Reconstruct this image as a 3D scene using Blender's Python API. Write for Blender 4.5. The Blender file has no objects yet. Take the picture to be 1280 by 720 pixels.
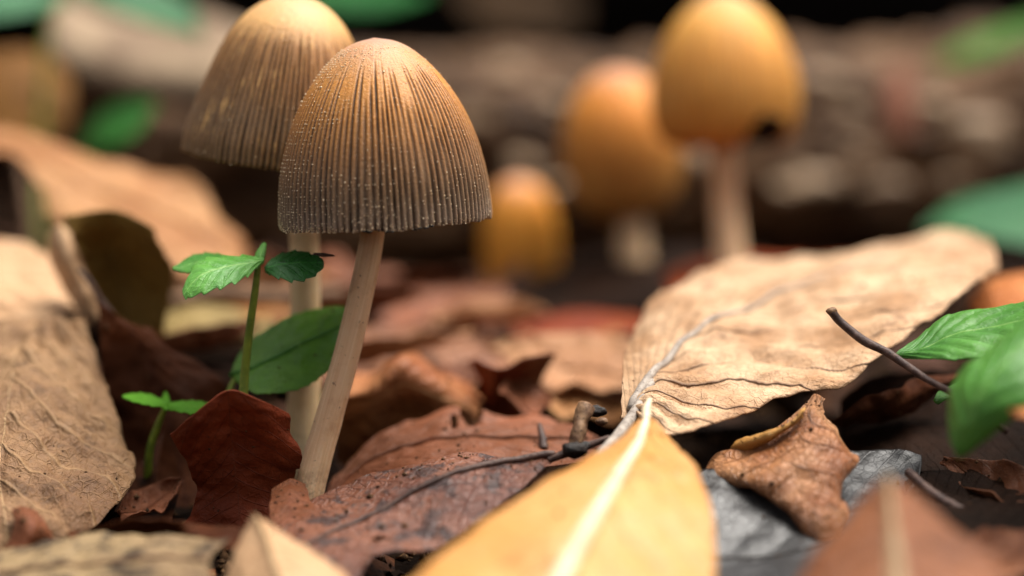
# Ink-cap mushrooms in autumn leaf litter.  1 Blender unit = 1 centimetre.
import bpy, math, random
import numpy as np
from mathutils import Vector

sc = bpy.context.scene
sc.unit_settings.system = 'METRIC'
sc.unit_settings.scale_length = 0.01
COL = sc.collection
random.seed(7)
RNG = np.random.default_rng(11)

# ------------------------------------------------------------------ camera
H, PITCH, FPX, FOCUS = 5.4, math.radians(5.0), 3675.0, 34.35
cam_d = bpy.data.cameras.new('camera')
cam = bpy.data.objects.new('camera', cam_d); COL.objects.link(cam)
cam.location = (0, 0, H); cam.rotation_euler = (math.radians(90) - PITCH, 0, 0)
cam_d.sensor_width = 360.0                       # ten-fold sensor and lens: same view, f-number in centimetres
cam_d.lens = 360.0 * FPX / 1280.0
cam_d.clip_start, cam_d.clip_end = 0.5, 20000
cam_d.dof.use_dof = True
cam_d.dof.focus_distance = FOCUS
cam_d.dof.aperture_fstop = cam_d.lens * 1e-3 / (2 * 0.74)
cam_d.dof.aperture_blades = 0
sc.camera = cam

# ------------------------------------------------------------------ sky, sun, exposure
SUN_EL, SUN_AZ = math.radians(70), math.radians(70)      # azimuth from +Y towards +X
w = bpy.data.worlds.new('World'); sc.world = w; w.use_nodes = True
nt = w.node_tree; nt.nodes.clear()
sky = nt.nodes.new('ShaderNodeTexSky'); sky.sky_type = 'NISHITA'; sky.sun_disc = False
sky.sun_elevation = SUN_EL; sky.sun_rotation = SUN_AZ
sky.air_density = 1.0; sky.dust_density = 4.0; sky.ozone_density = 1.0
hs = nt.nodes.new('ShaderNodeHueSaturation'); hs.inputs['Saturation'].default_value = 0.18
bg = nt.nodes.new('ShaderNodeBackground'); bg.inputs[1].default_value = 0.10
wo = nt.nodes.new('ShaderNodeOutputWorld')
nt.links.new(sky.outputs[0], hs.inputs['Color']); nt.links.new(hs.outputs[0], bg.inputs[0]); nt.links.new(bg.outputs[0], wo.inputs[0])
sun_d = bpy.data.lights.new('sun', 'SUN'); sun_d.energy = 4.0; sun_d.angle = math.radians(45); sun_d.color = (1.0, 0.95, 0.87)
sun = bpy.data.objects.new('sun', sun_d); COL.objects.link(sun)
sdir = Vector((math.sin(SUN_AZ) * math.cos(SUN_EL), math.cos(SUN_AZ) * math.cos(SUN_EL), math.sin(SUN_EL)))
sun.rotation_euler = sdir.to_track_quat('Z', 'Y').to_euler(); sun.location = (60, 20, 120)
sc.view_settings.view_transform = 'Standard'; sc.view_settings.look = 'None'
sc.view_settings.gamma = 1.0; sc.view_settings.use_curve_mapping = False
sc.view_settings.exposure = 0.74
sc.render.engine = 'CYCLES'
sc.cycles.use_denoising = True
sc.cycles.max_bounces = 8; sc.cycles.diffuse_bounces = 4; sc.cycles.transmission_bounces = 4
sc.cycles.caustics_reflective = False; sc.cycles.caustics_refractive = False

# ------------------------------------------------------------------ geometry helpers
FW = np.array([0, math.cos(PITCH), -math.sin(PITCH)]); UP = np.array([0, math.sin(PITCH), math.cos(PITCH)])
CAM = np.array([0.0, 0.0, H])
def P(x, y, d):
    """A place in the scene measured in the photograph: column, row, distance in cm from the lens."""
    return CAM + FW * d + np.array([1.0, 0, 0]) * ((x - 640) / FPX * d) + UP * ((360 - y) / FPX * d)

def _hash(ix, iy, iz, seed):
    h = (ix * 374761393 + iy * 668265263 + iz * 2147483647 + seed * 1274126177) & 0xffffffff
    h = ((h ^ (h >> 13)) * 1274126177) & 0xffffffff
    h = ((h ^ (h >> 16)) * 2246822519) & 0xffffffff
    return ((h ^ (h >> 15)) & 0xffff) / 32767.5 - 1.0
def noise(p, seed=0, octaves=3, gain=0.5):
    """Vectorised value noise, about -1..1; p is (n, 3)."""
    p = np.asarray(p, float); out = np.zeros(len(p)); amp, tot = 1.0, 0.0
    for o in range(octaves):
        q = p * (2.03 ** o) + 17.3 * o
        i = np.floor(q).astype(np.int64); f = q - i; f = f * f * (3 - 2 * f)
        v = 0
        for a in (0, 1):
            for b in (0, 1):
                for c in (0, 1):
                    wt = (f[:, 0] if a else 1 - f[:, 0]) * (f[:, 1] if b else 1 - f[:, 1]) * (f[:, 2] if c else 1 - f[:, 2])
                    v = v + wt * _hash(i[:, 0] + a, i[:, 1] + b, i[:, 2] + c, seed + o * 31)
        out += amp * v; tot += amp; amp *= gain
    return out / tot
def n1(t, seed, octaves=3):
    t = np.asarray(t, float).ravel()
    return noise(np.stack([t, t * 0 + .37 + seed * 3.1, t * 0], 1), seed, octaves)
def smooth(a, b, x):
    t = np.clip((x - a) / (b - a), 0, 1); return t * t * (3 - 2 * t)

def spline(ts, V, t):
    """Cubic Hermite through V (n, ...) at parameters ts, evaluated at t."""
    ts = np.asarray(ts, float); V = np.asarray(V, float); t = np.asarray(t, float)
    n = len(ts)
    M = np.zeros_like(V)
    for k in range(n):
        if k == 0: M[k] = (V[1] - V[0]) / (ts[1] - ts[0])
        elif k == n - 1: M[k] = (V[-1] - V[-2]) / (ts[-1] - ts[-2])
        else: M[k] = (V[k + 1] - V[k - 1]) / (ts[k + 1] - ts[k - 1])
    i = np.clip(np.searchsorted(ts, t, side='right') - 1, 0, n - 2)
    h = ts[i + 1] - ts[i]; s = (t - ts[i]) / h
    sh = (-1,) + (1,) * (V.ndim - 1)
    s = s.reshape(sh); h = h.reshape(sh)
    return (V[i] * (2 * s**3 - 3 * s**2 + 1) + M[i] * h * (s**3 - 2 * s**2 + s)
            + V[i + 1] * (-2 * s**3 + 3 * s**2) + M[i + 1] * h * (s**3 - s**2))

def mesh_obj(name, verts, faces, mat, parent=None, origin=(0, 0, 0), uv=None, attrs=None, flat=False):
    origin = np.asarray(origin, float)
    verts = np.asarray(verts, float) - origin
    me = bpy.data.meshes.new(name)
    me.from_pydata(verts.tolist(), [], faces if isinstance(faces, list) else faces.tolist())
    if not flat: me.polygons.foreach_set('use_smooth', np.ones(len(me.polygons), bool))
    if uv is not None:
        li = np.zeros(len(me.loops), np.int32); me.loops.foreach_get('vertex_index', li)
        l = me.uv_layers.new(name='UVMap'); l.data.foreach_set('uv', np.asarray(uv, np.float32)[li].ravel())
    for k, a in (attrs or {}).items():
        at = me.attributes.new(k, 'FLOAT', 'POINT'); at.data.foreach_set('value', np.asarray(a, np.float32))
    me.materials.append(mat); me.update()
    o = bpy.data.objects.new(name, me); COL.objects.link(o)
    if parent is not None: o.parent = parent          # parents are unrotated empties or meshes at `origin`
    else: o.location = origin
    return o
def empty(name, loc, label, cat, group=None):
    o = bpy.data.objects.new(name, None); COL.objects.link(o); o.location = loc; o.empty_display_size = .3
    o['label'] = label; o['category'] = cat
    if group: o['group'] = group
    return o
def tag(o, label, cat, group=None, kind=None):
    if label: o['label'] = label
    if cat: o['category'] = cat
    if group: o['group'] = group
    if kind: o['kind'] = kind
    return o

def tube_geo(pts, radii, seg=12, rough=0.0, seed=0, n=40, rfreq=6.0):
    pts = np.asarray(pts, float); k = len(pts); ts = np.linspace(0, 1, k)
    t = np.linspace(0, 1, n)
    c = spline(ts, pts, t); r = np.interp(t, np.linspace(0, 1, len(radii)), radii)
    tan = np.gradient(c, axis=0); tan /= np.linalg.norm(tan, axis=1)[:, None] + 1e-12
    ref = np.array([0.0, 1.0, 0.0]) if abs(tan[0][1]) < .8 else np.array([1.0, 0, 0])
    V = []
    a = np.linspace(0, 2 * np.pi, seg, endpoint=False)
    for i in range(n):
        x = np.cross(tan[i], ref); x /= np.linalg.norm(x) + 1e-12
        y = np.cross(x, tan[i]); ref = y
        V.append(c[i] + r[i] * (np.cos(a)[:, None] * x + np.sin(a)[:, None] * y))
    V = np.array(V)
    if rough:
        d = V - c[:, None]; q = V.reshape(-1, 3) * rfreq
        V = c[:, None] + d * (1 + rough * noise(q, seed, 3)).reshape(n, seg, 1)
    V = V.reshape(-1, 3)
    F = []
    for i in range(n - 1):
        for j in range(seg):
            F.append([i * seg + j, i * seg + (j + 1) % seg, (i + 1) * seg + (j + 1) % seg, (i + 1) * seg + j])
    F.append(list(range(seg))[::-1]); F.append(list(range((n - 1) * seg, n * seg)))
    uv = np.stack([np.tile(a / (2 * np.pi), n), np.repeat(t, seg)], 1)
    return V, F, uv
def tube(name, pts, radii, mat, parent=None, origin=(0, 0, 0), **k):
    V, F, uv = tube_geo(pts, radii, **k)
    return mesh_obj(name, V, F, mat, parent, origin, uv)

# ------------------------------------------------------------------ materials
class NT:
    def __init__(s, tree): s.t = tree
    def n(s, typ, **k):
        x = s.t.nodes.new(typ)
        for a, v in k.items(): setattr(x, a, v)
        return x
    def put(s, sock, v):
        if hasattr(v, 'is_output'): s.t.links.new(v, sock)
        elif v is not None: sock.default_value = v
    def m(s, op, a, b=None, c=None, clamp=False):
        x = s.n('ShaderNodeMath', operation=op, use_clamp=clamp)
        for i, v in enumerate((a, b, c)):
            if v is not None: s.put(x.inputs[i], v)
        return x.outputs[0]
    def sstep(s, v, a, b, o0=0.0, o1=1.0):
        x = s.n('ShaderNodeMapRange', interpolation_type='SMOOTHSTEP')
        for i, q in enumerate((v, a, b, o0, o1)): s.put(x.inputs[i], q)
        return x.outputs[0]
    def mix(s, f, a, b, mode='MIX'):
        x = s.n('ShaderNodeMix', data_type='RGBA', blend_type=mode)
        s.put(x.inputs[0], f); s.put(x.inputs[6], a); s.put(x.inputs[7], b)
        return x.outputs[2]
    def noise(s, vec, scale, detail=4, rough=.55, w=None, dist=0.0):
        x = s.n('ShaderNodeTexNoise', noise_dimensions='4D' if w is not None else '3D')
        s.put(x.inputs['Vector'], vec); s.put(x.inputs['Scale'], scale)
        x.inputs['Detail'].default_value = detail; x.inputs['Roughness'].default_value = rough
        x.inputs['Distortion'].default_value = dist
        if w is not None: s.put(x.inputs['W'], w)
        return x.outputs[0]
def rgb(h):
    """sRGB hex to linear RGBA"""
    c = [int(h[i:i + 2], 16) / 255 for i in (0, 2, 4)]
    return tuple((v / 12.92 if v <= .04045 else ((v + .055) / 1.055) ** 2.4) for v in c) + (1.0,)

def leaf_group():
    g = bpy.data.node_groups.new('leaf_surface', 'ShaderNodeTree')
    I = g.interface
    def fin(name, v, typ='NodeSocketFloat'):
        x = I.new_socket(name, in_out='INPUT', socket_type=typ); x.default_value = v
    for nme, v in (('A', (.3, .2, .1, 1)), ('B', (.2, .1, .05, 1)), ('Spot', (.05, .03, .02, 1)), ('Vein', (.3, .2, .1, 1)), ('Mid', (.4, .3, .2, 1))):
        fin(nme, v, 'NodeSocketColor')
    for nme, v in (('NVeins', 9), ('Slant', 3), ('VeinWidth', .06), ('VeinAmt', .6), ('MidWidth', .02), ('NetAmt', .2), ('SpotAmt', .5),
                   ('SpotAt', .58), ('SpotScale', 5), ('PatchScale', .8), ('Rough', .48), ('Gloss', .26), ('Coat', 0), ('Trans', .2), ('Bump', .02), ('Seed', 0), ('Streak', .25)):
        fin(nme, v)
    I.new_socket('Shader', in_out='OUTPUT', socket_type='NodeSocketShader')
    T = NT(g); gi = T.n('NodeGroupInput').outputs; go = T.n('NodeGroupOutput')
    tc = T.n('ShaderNodeTexCoord'); ob = tc.outputs['Object']
    sep = T.n('ShaderNodeSeparateXYZ'); T.put(sep.inputs[0], tc.outputs['UV'])
    u = sep.outputs[0]; v = T.m('SUBTRACT', T.m('MULTIPLY', sep.outputs[1], 2.0), 1.0); av = T.m('ABSOLUTE', v)
    seed = gi['Seed']
    big = T.noise(ob, gi['PatchScale'], 5, .6, seed)
    fine = T.noise(ob, T.m('MULTIPLY', gi['SpotScale'], 5.0), 5, .65, seed)
    wob = T.m('MULTIPLY', T.m('SUBTRACT', T.noise(ob, 1.6, 3, .5, seed), .5), .55)
    side = T.m('MULTIPLY', T.m('GREATER_THAN', v, 0.0), .43)
    wv = T.m('ADD', T.m('ADD', T.m('SUBTRACT', T.m('MULTIPLY', u, gi['NVeins']), T.m('MULTIPLY', T.m('POWER', av, .85), gi['Slant'])), wob), side)
    tri = T.m('PINGPONG', wv, .5)
    line = T.m('SUBTRACT', 1.0, T.sstep(tri, 0.0, gi['VeinWidth']))
    tri2 = T.m('PINGPONG', T.m('ADD', T.m('MULTIPLY', T.m('ADD', T.m('MULTIPLY', u, gi['NVeins']), T.m('MULTIPLY', av, gi['Slant'])), 3.1), T.m('MULTIPLY', wob, 5.0)), .5)
    line2 = T.m('SUBTRACT', 1.0, T.sstep(tri2, 0.0, .12))
    vor = T.n('ShaderNodeTexVoronoi', feature='DISTANCE_TO_EDGE'); T.put(vor.inputs['Vector'], ob); vor.inputs['Scale'].default_value = 7.0
    net = T.m('SUBTRACT', 1.0, T.sstep(vor.outputs[0], 0.0, .09))
    net = T.m('MULTIPLY', T.m('MAXIMUM', net, T.m('MULTIPLY', line2, .6)), gi['NetAmt'])
    mid = T.m('SUBTRACT', 1.0, T.sstep(av, T.m('MULTIPLY', gi['MidWidth'], .6), gi['MidWidth']))
    veins = T.m('MAXIMUM', T.m('MULTIPLY', line, gi['VeinAmt']), net)
    # colour
    c = T.mix(T.sstep(big, .36, .64), gi['A'], gi['B'])
    sm = T.noise(ob, gi['SpotScale'], 7, .68, T.m('ADD', seed, 3.3))
    sp = T.m('MULTIPLY', T.sstep(T.m('ADD', sm, T.m('MULTIPLY', T.m('SUBTRACT', fine, .5), .25)), gi['SpotAt'], T.m('ADD', gi['SpotAt'], .09)), gi['SpotAmt'])
    c = T.mix(sp, c, gi['Spot'])
    comb = T.n('ShaderNodeCombineXYZ'); T.put(comb.inputs[0], wv); T.put(comb.inputs[1], T.m('MULTIPLY', v, 3.0)); T.put(comb.inputs[2], seed)
    st = T.noise(comb.outputs[0], 6.0, 4, .6)
    gain = T.m('ADD', T.m('MULTIPLY', T.m('SUBTRACT', st, .5), T.m('MULTIPLY', gi['Streak'], 2.0)), T.m('ADD', T.m('MULTIPLY', T.m('SUBTRACT', fine, .5), .55), 1.0))
    cg = T.n('ShaderNodeCombineXYZ')
    for i in range(3): T.put(cg.inputs[i], gain)
    c = T.mix(1.0, c, cg.outputs[0], 'MULTIPLY')
    c = T.mix(veins, c, gi['Vein']); c = T.mix(mid, c, gi['Mid'])
    pin = T.sstep(T.noise(ob, 22.0, 2, .5, seed), .70, .76)          # pin-prick fungus dots
    c = T.mix(T.m('MULTIPLY', pin, T.m('MULTIPLY', gi['SpotAmt'], .8)), c, (.02, .013, .009, 1))
    # relief
    hgt = T.m('ADD', T.m('ADD', T.m('MULTIPLY', fine, .9), T.m('MULTIPLY', big, 1.0)), T.m('ADD', T.m('MULTIPLY', veins, 1.2), T.m('MULTIPLY', st, .5)))
    bm = T.n('ShaderNodeBump'); T.put(bm.inputs['Height'], hgt); T.put(bm.inputs['Distance'], gi['Bump']); bm.inputs['Strength'].default_value = .9
    pr = T.n('ShaderNodeBsdfPrincipled')
    T.put(pr.inputs['Base Color'], c); T.put(pr.inputs['Normal'], bm.outputs[0])
    T.put(pr.inputs['Roughness'], T.m('ADD', gi['Rough'], T.m('MULTIPLY', T.m('SUBTRACT', fine, .5), .35), clamp=True))
    T.put(pr.inputs['Specular IOR Level'], gi['Gloss']); T.put(pr.inputs['Coat Weight'], gi['Coat']); pr.inputs['Coat Roughness'].default_value = .30
    tr = T.n('ShaderNodeBsdfTranslucent'); T.put(tr.inputs['Color'], c); T.put(tr.inputs['Normal'], bm.outputs[0])
    mx = T.n('ShaderNodeMixShader'); T.put(mx.inputs[0], gi['Trans']); T.put(mx.inputs[1], pr.outputs[0]); T.put(mx.inputs[2], tr.outputs[0])
    T.put(go.inputs[0], mx.outputs[0])
    return g
LEAFG = leaf_group()
def leaf_mat(name, A, B, Spot='2a1a10', Vein=None, Mid=None, **k):
    m = bpy.data.materials.new(name); m.use_nodes = True; t = m.node_tree; t.nodes.clear()
    g = t.nodes.new('ShaderNodeGroup'); g.node_tree = LEAFG; o = t.nodes.new('ShaderNodeOutputMaterial')
    t.links.new(g.outputs[0], o.inputs[0])
    for n_, c in (('A', A), ('B', B), ('Spot', Spot), ('Vein', Vein or B), ('Mid', Mid or Vein or B)): g.inputs[n_].default_value = rgb(c)
    for n_, v in k.items(): g.inputs[n_].default_value = v
    return m
def simple_mat(name, A, B, scale=3, rough=.7, bump=.02, gloss=.3, sss=0.0, stretch=(1, 1, 1), coat=0.0, C=None, uvco=False, detail=6, lo=.35, hi=.65):
    m = bpy.data.materials.new(name); m.use_nodes = True; T = NT(m.node_tree); m.node_tree.nodes.clear()
    tc = T.n('ShaderNodeTexCoord'); mp = T.n('ShaderNodeMapping'); T.put(mp.inputs[0], tc.outputs['UV' if uvco else 'Object']); mp.inputs['Scale'].default_value = stretch
    nz = T.noise(mp.outputs[0], scale, detail, .62)
    c = T.mix(T.sstep(nz, lo, hi), rgb(A), rgb(B))
    n2 = T.noise(tc.outputs['Object'], scale * 4.3, 5, .65)
    if C: c = T.mix(T.sstep(n2, .55, .66), c, rgb(C))
    pr = T.n('ShaderNodeBsdfPrincipled'); T.put(pr.inputs['Base Color'], c)
    pr.inputs['Roughness'].default_value = rough; pr.inputs['Specular IOR Level'].default_value = gloss
    pr.inputs['Coat Weight'].default_value = coat; pr.inputs['Coat Roughness'].default_value = .2
    if sss:
        pr.inputs['Subsurface Weight'].default_value = sss; pr.inputs['Subsurface Radius'].default_value = (.22, .11, .05); pr.inputs['Subsurface Scale'].default_value = .5
    b = T.n('ShaderNodeBump'); T.put(b.inputs['Height'], T.m('ADD', nz, T.m('MULTIPLY', n2, .5))); b.inputs['Distance'].default_value = bump; b.inputs['Strength'].default_value = .9
    T.put(pr.inputs['Normal'], b.outputs[0])
    o = T.n('ShaderNodeOutputMaterial'); T.put(o.inputs[0], pr.outputs[0])
    return m

M_soil = simple_mat('dark_humus', '160e09', '2c1e13', scale=.9, rough=.9, bump=.15, gloss=.05, C='0c0805')
M_log = simple_mat('rotten_wood', '3c2818', '7a5a3e', scale=.9, rough=.5, bump=.25, gloss=.15, C='120a05', stretch=(.5, 1, 1))
M_chunk = simple_mat('crumbled_wood', '8a6c50', 'b89c7c', scale=1.6, rough=.5, bump=.08, C='4a3a30')
M_slab = simple_mat('pale_bark', '9c866c', '78624e', scale=.9, rough=.8, bump=.08, C='5d4a3a')
M_backdrop = simple_mat('dark_backdrop', '17110d', '2a2019', scale=.25, rough=.8, bump=.6, C='0c0907', stretch=(.3, 1, 1))
M_twig = simple_mat('brown_twig', '5a3c28', '8a6a4c', scale=8, rough=.6, bump=.02, C='2a1a12')
M_twig_dark = simple_mat('dark_twig', '3a2620', '5c443a', scale=9, rough=.5, bump=.02, C='1c1210')
M_knot = simple_mat('black_knot', '15100d', '2a1f1a', scale=10, rough=.45, bump=.03)
M_greenstem = simple_mat('green_stem', '7a8a2c', '5c6e20', scale=6, rough=.45, bump=.005, gloss=.4, sss=.2)
M_crumb_y = simple_mat('lichen_crumb', 'd8bf8a', 'b89a5c', scale=12, rough=.8, bump=.01)
M_crumb_g = simple_mat('green_crumb', '5a6a38', '7c8a4c', scale=10, rough=.6, bump=.01)
M_granule = simple_mat('mica_granule', 'd0ae80', 'eedcbc', scale=20, rough=.3, bump=.002, gloss=.6)
M_chip = simple_mat('black_margin', '0e0b09', '1c1612', scale=14, rough=.35, bump=.01)

# ------------------------------------------------------------------ ground
def G(x, y):
    x = np.asarray(x, float); y = np.asarray(y, float)
    h = np.interp(y, [-400, 20, 30, 32.5, 35, 38, 41, 45, 49, 54, 70, 90, 160, 2500], [-1.6, -1.5, -1.35, -1.0, -.55, -.25, .25, .95, 1.0, .4, .2, .4, 3, 30])
    h = h - .9 * np.exp(-(((x - 5.2) / 2.2) ** 2 + ((y - 34) / 2.6) ** 2))          # hollow under the big leaf
    q = np.stack([x.ravel(), y.ravel(), 0 * x.ravel()], 1)
    return h + (.14 * noise(q * .45, 3, 3) + .05 * noise(q * 1.9, 5, 3)).reshape(h.shape) * np.clip(1 - np.abs(y - 40) / 400, .3, 1)
def build_ground():
    s = np.linspace(-1, 1, 241); gx = np.sinh(s * 6.3) / np.sinh(6.3) * 2600
    s = np.linspace(-1, 1, 281); gy = 40 + np.sinh(s * 6.3) / np.sinh(6.3) * 2600
    X, Y = np.meshgrid(gx, gy, indexing='ij'); Z = G(X, Y)
    V = np.stack([X, Y, Z], -1).reshape(-1, 3); n, m = X.shape
    idx = np.arange(n * m).reshape(n, m)
    F = np.stack([idx[:-1, :-1], idx[1:, :-1], idx[1:, 1:], idx[:-1, 1:]], -1).reshape(-1, 4)
    o = mesh_obj('ground', V, F, M_soil); o['kind'] = 'structure'
build_ground()

# ------------------------------------------------------------------ leaf litter underneath everything
def build_litter():
    V, F, A, base = [], [], [], 0
    rng = np.random.default_rng(5)
    for k in range(1500):
        y = rng.uniform(24, 48) if k < 800 else rng.uniform(40, 150)
        x = rng.uniform(-.28, .28) * y * 1.3
        if 36 < y and rng.random() < .1: continue
        L = rng.uniform(.7, 2.0) * (1.0 if y < 48 else 1.6); W = L * rng.uniform(.3, .55)
        nu, nv = 7, 4
        u = np.linspace(0, 1, nu); v = np.linspace(-1, 1, nv)
        U, Vv = np.meshgrid(u, v, indexing='ij')
        half = W * np.sin(np.pi * np.clip(U, .03, .97)) ** .7 * (1 + .2 * rng.standard_normal(U.shape))
        lx = (U - .5) * L; ly = Vv * half; lz = (rng.uniform(-.5, .7) * (Vv * half) ** 2 / W + rng.uniform(-.3, .3) * (U - .5) ** 2 * L + .03 * rng.standard_normal(U.shape))
        p = np.stack([lx, ly, lz], -1).reshape(-1, 3)
        a, b, c = rng.uniform(0, 6.28), rng.normal(0, .16), rng.normal(0, .16)
        R = np.array([[math.cos(a), -math.sin(a), 0], [math.sin(a), math.cos(a), 0], [0, 0, 1]]) @ np.array([[1, 0, 0], [0, math.cos(b), -math.sin(b)], [0, math.sin(b), math.cos(b)]]) @ np.array([[math.cos(c), 0, math.sin(c)], [0, 1, 0], [-math.sin(c), 0, math.cos(c)]])
        p = p @ R.T + np.array([x, y, float(G(x, y)) + rng.uniform(.02, .16) - (.15 if y < 38 else 0)])
        idx = np.arange(nu * nv).reshape(nu, nv) + base
        f = np.stack([idx[:-1, :-1], idx[1:, :-1], idx[1:, 1:], idx[:-1, 1:]], -1).reshape(-1, 4)
        V.append(p); F.append(f); A.append(np.full(len(p), rng.random())); base += nu * nv
    m = bpy.data.materials.new('decaying_leaves'); m.use_nodes = True; T = NT(m.node_tree); m.node_tree.nodes.clear()
    at = T.n('ShaderNodeAttribute', attribute_name='rnd'); tc = T.n('ShaderNodeTexCoord')
    cr = T.n('ShaderNodeValToRGB'); T.put(cr.inputs[0], at.outputs['Fac']); e = cr.color_ramp.elements
    e[0].position = 0; e[0].color = rgb('22130c'); e[1].position = 1; e[1].color = rgb('6e3e22')
    for pos, c in ((.35, '301b0f'), (.6, '4c2814'), (.8, '3e2e1e')): x = e.new(pos); x.color = rgb(c)
    nz = T.noise(tc.outputs['Object'], 5, 6, .65)
    c = T.mix(T.sstep(nz, .4, .7), cr.outputs[0], rgb('1c120c'))
    pr = T.n('ShaderNodeBsdfPrincipled'); T.put(pr.inputs['Base Color'], c); pr.inputs['Roughness'].default_value = .65; pr.inputs['Specular IOR Level'].default_value = .12
    b = T.n('ShaderNodeBump'); T.put(b.inputs['Height'], nz); b.inputs['Distance'].default_value = .05; T.put(pr.inputs['Normal'], b.outputs[0])
    o = T.n('ShaderNodeOutputMaterial'); T.put(o.inputs[0], pr.outputs[0])
    ob = mesh_obj('leaf_litter', np.concatenate(V), np.concatenate(F), m, attrs={'rnd': np.concatenate(A)})
    tag(ob, 'dark decaying leaf fragments matted over the forest soil', 'leaf litter', kind='stuff')
build_litter()

# ------------------------------------------------------------------ logs
def log(name, a, b, rad, mat, label, cat, seed, amp, freq, n=300, seg=150, taper=0.0, sub=None):
    a = np.asarray(a, float); b = np.asarray(b, float)
    t = np.linspace(0, 1, n); th = np.linspace(0, 2 * np.pi, seg, endpoint=False)
    ax = b - a; L = np.linalg.norm(ax); ax /= L
    s = np.cross(ax, [0, 0, 1.0]); s /= np.linalg.norm(s); up = np.cross(s, ax)
    c = a + t[:, None] * (b - a)
    dirs = np.cos(th)[:, None] * s + np.sin(th)[:, None] * up
    r = rad * (1 - taper * t)
    V = c[:, None] + dirs[None] * r[:, None, None]
    q = V.reshape(-1, 3)
    st = q.copy(); st[:, 0] *= .55
    dsp = amp * (noise(st * freq, seed, 6, .68) + .6 * np.abs(noise(st * freq * .4, seed + 9, 2)))
    V = V + dirs[None] * dsp.reshape(n, seg, 1)
    F = []
    for i in range(n - 1):
        j = np.arange(seg); F.append(np.stack([i * seg + j, i * seg + (j + 1) % seg, (i + 1) * seg + (j + 1) % seg, (i + 1) * seg + j], 1))
    F = np.concatenate(F).tolist(); F.append(list(range(seg))[::-1]); F.append(list(range((n - 1) * seg, n * seg)))
    root = empty(name, c[n // 2] - np.array([0, 0, rad]), label, cat)
    mesh_obj('bark', V.reshape(-1, 3), F, mat, root, root.location)
    return root
rot = log('rotten_log', P(150, 215, 56), P(2100, 176, 55), 1.95, M_log, 'grey crumbling rotten log lying behind the mushrooms', 'log', 21, .85, .8)
log('backdrop_trunk', (-90, 112, 23), (90, 104, 24), 24, M_backdrop, 'huge dark trunk added as a backdrop of shade beyond the rotten log', 'trunk', 5, 3.0, .08, n=160, seg=120)  # trunk added to keep the backdrop dark

def lump(center, r, seed, squash=(1, .8, .7), n=14, m=20, amp=.35):
    a = np.linspace(0, np.pi, n); b = np.linspace(0, 2 * np.pi, m, endpoint=False)
    A, B = np.meshgrid(a, b, indexing='ij')
    d = np.stack([np.sin(A) * np.cos(B), np.sin(A) * np.sin(B), np.cos(A)], -1).reshape(-1, 3)
    V = d * (1 + amp * noise(d * 1.8, seed, 3))[:, None] * np.array(squash) * r + center
    F = [[i * m + j, i * m + (j + 1) % m, (i + 1) * m + (j + 1) % m, (i + 1) * m + j] for i in range(n - 1) for j in range(m)]
    return V, F
chunks = [(1028, 100, 52.8, .34), (1108, 236, 52.0, .34), (1022, 228, 52.1, .34), (1066, 190, 52.4, .28), (690, 130, 53.2, .28), (655, 205, 52.2, .32), (862, 200, 52.0, .32), (985, 236, 52.0, .3), (1225, 170, 52.6, .45), (590, 150, 53.4, .32),
          (740, 175, 52.6, .24), (1160, 130, 52.8, .26), (1190, 225, 52.2, .28), (1060, 140, 52.8, .22), (520, 120, 53.6, .3), (630, 90, 53.6, .26), (700, 235, 52.0, .24)]
for i, (x, y, d, r) in enumerate(chunks):
    V, F = lump(P(x, y, d + .35), r * .85, 40 + i, squash=(1.0 + .9 * random.random(), .8, .55 + .4 * random.random()), amp=.75)
    mesh_obj('wood_chunk', V, F, M_chunk, rot, rot.location)
tube('splinter', [P(1124, 175, 51.8), P(1122, 135, 52), P(1126, 90, 52.4)], [.26, .3, .2], simple_mat('red_splinter', '8a5238', '6a3c28', scale=4, bump=.03), rot, rot.location, rough=.2, seg=10, n=16)
# pale slab of bark, upper left
def slab():
    a, b = P(70, 55, 51), P(345, 95, 50)
    root = empty('bark_slab', (a + b) / 2 - np.array([0, 0, 2.0]), 'pale tan slab of bark sloping down behind the striped cap', 'bark')
    n, m = 60, 24; U, Vv = np.meshgrid(np.linspace(0, 1, n), np.linspace(0, 2 * np.pi, m, endpoint=False), indexing='ij')
    c = a + U[..., None] * (b - a)
    V = c + np.stack([0 * U, np.cos(Vv) * 1.1, np.sin(Vv) * .62 + np.cos(Vv) * .35], -1)
    q = V.reshape(-1, 3); V = q + np.array([0, -.1, 1])[None] * (.45 * noise(q * .9, 77, 4))[:, None]
    F = [[i * m + j, i * m + (j + 1) % m, (i + 1) * m + (j + 1) % m, (i + 1) * m + j] for i in range(n - 1) for j in range(m)]
    F.append(list(range(m))[::-1]); F.append(list(range((n - 1) * m, n * m)))
    mesh_obj('slab', V, F, M_slab, root, root.location)
    # the dead limb that carries it
    tube('limb', [(a + b) / 2 + np.array([-1.2, .6, -.3]), (a + b) / 2 + np.array([-1.4, .9, -2.2]), (a + b) / 2 + np.array([-1.2, 1.0, -5.2])], [.7, .9, 1.1], M_log, root, root.location, rough=.25, seg=18, n=24, rfreq=1.5)
slab()

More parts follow.
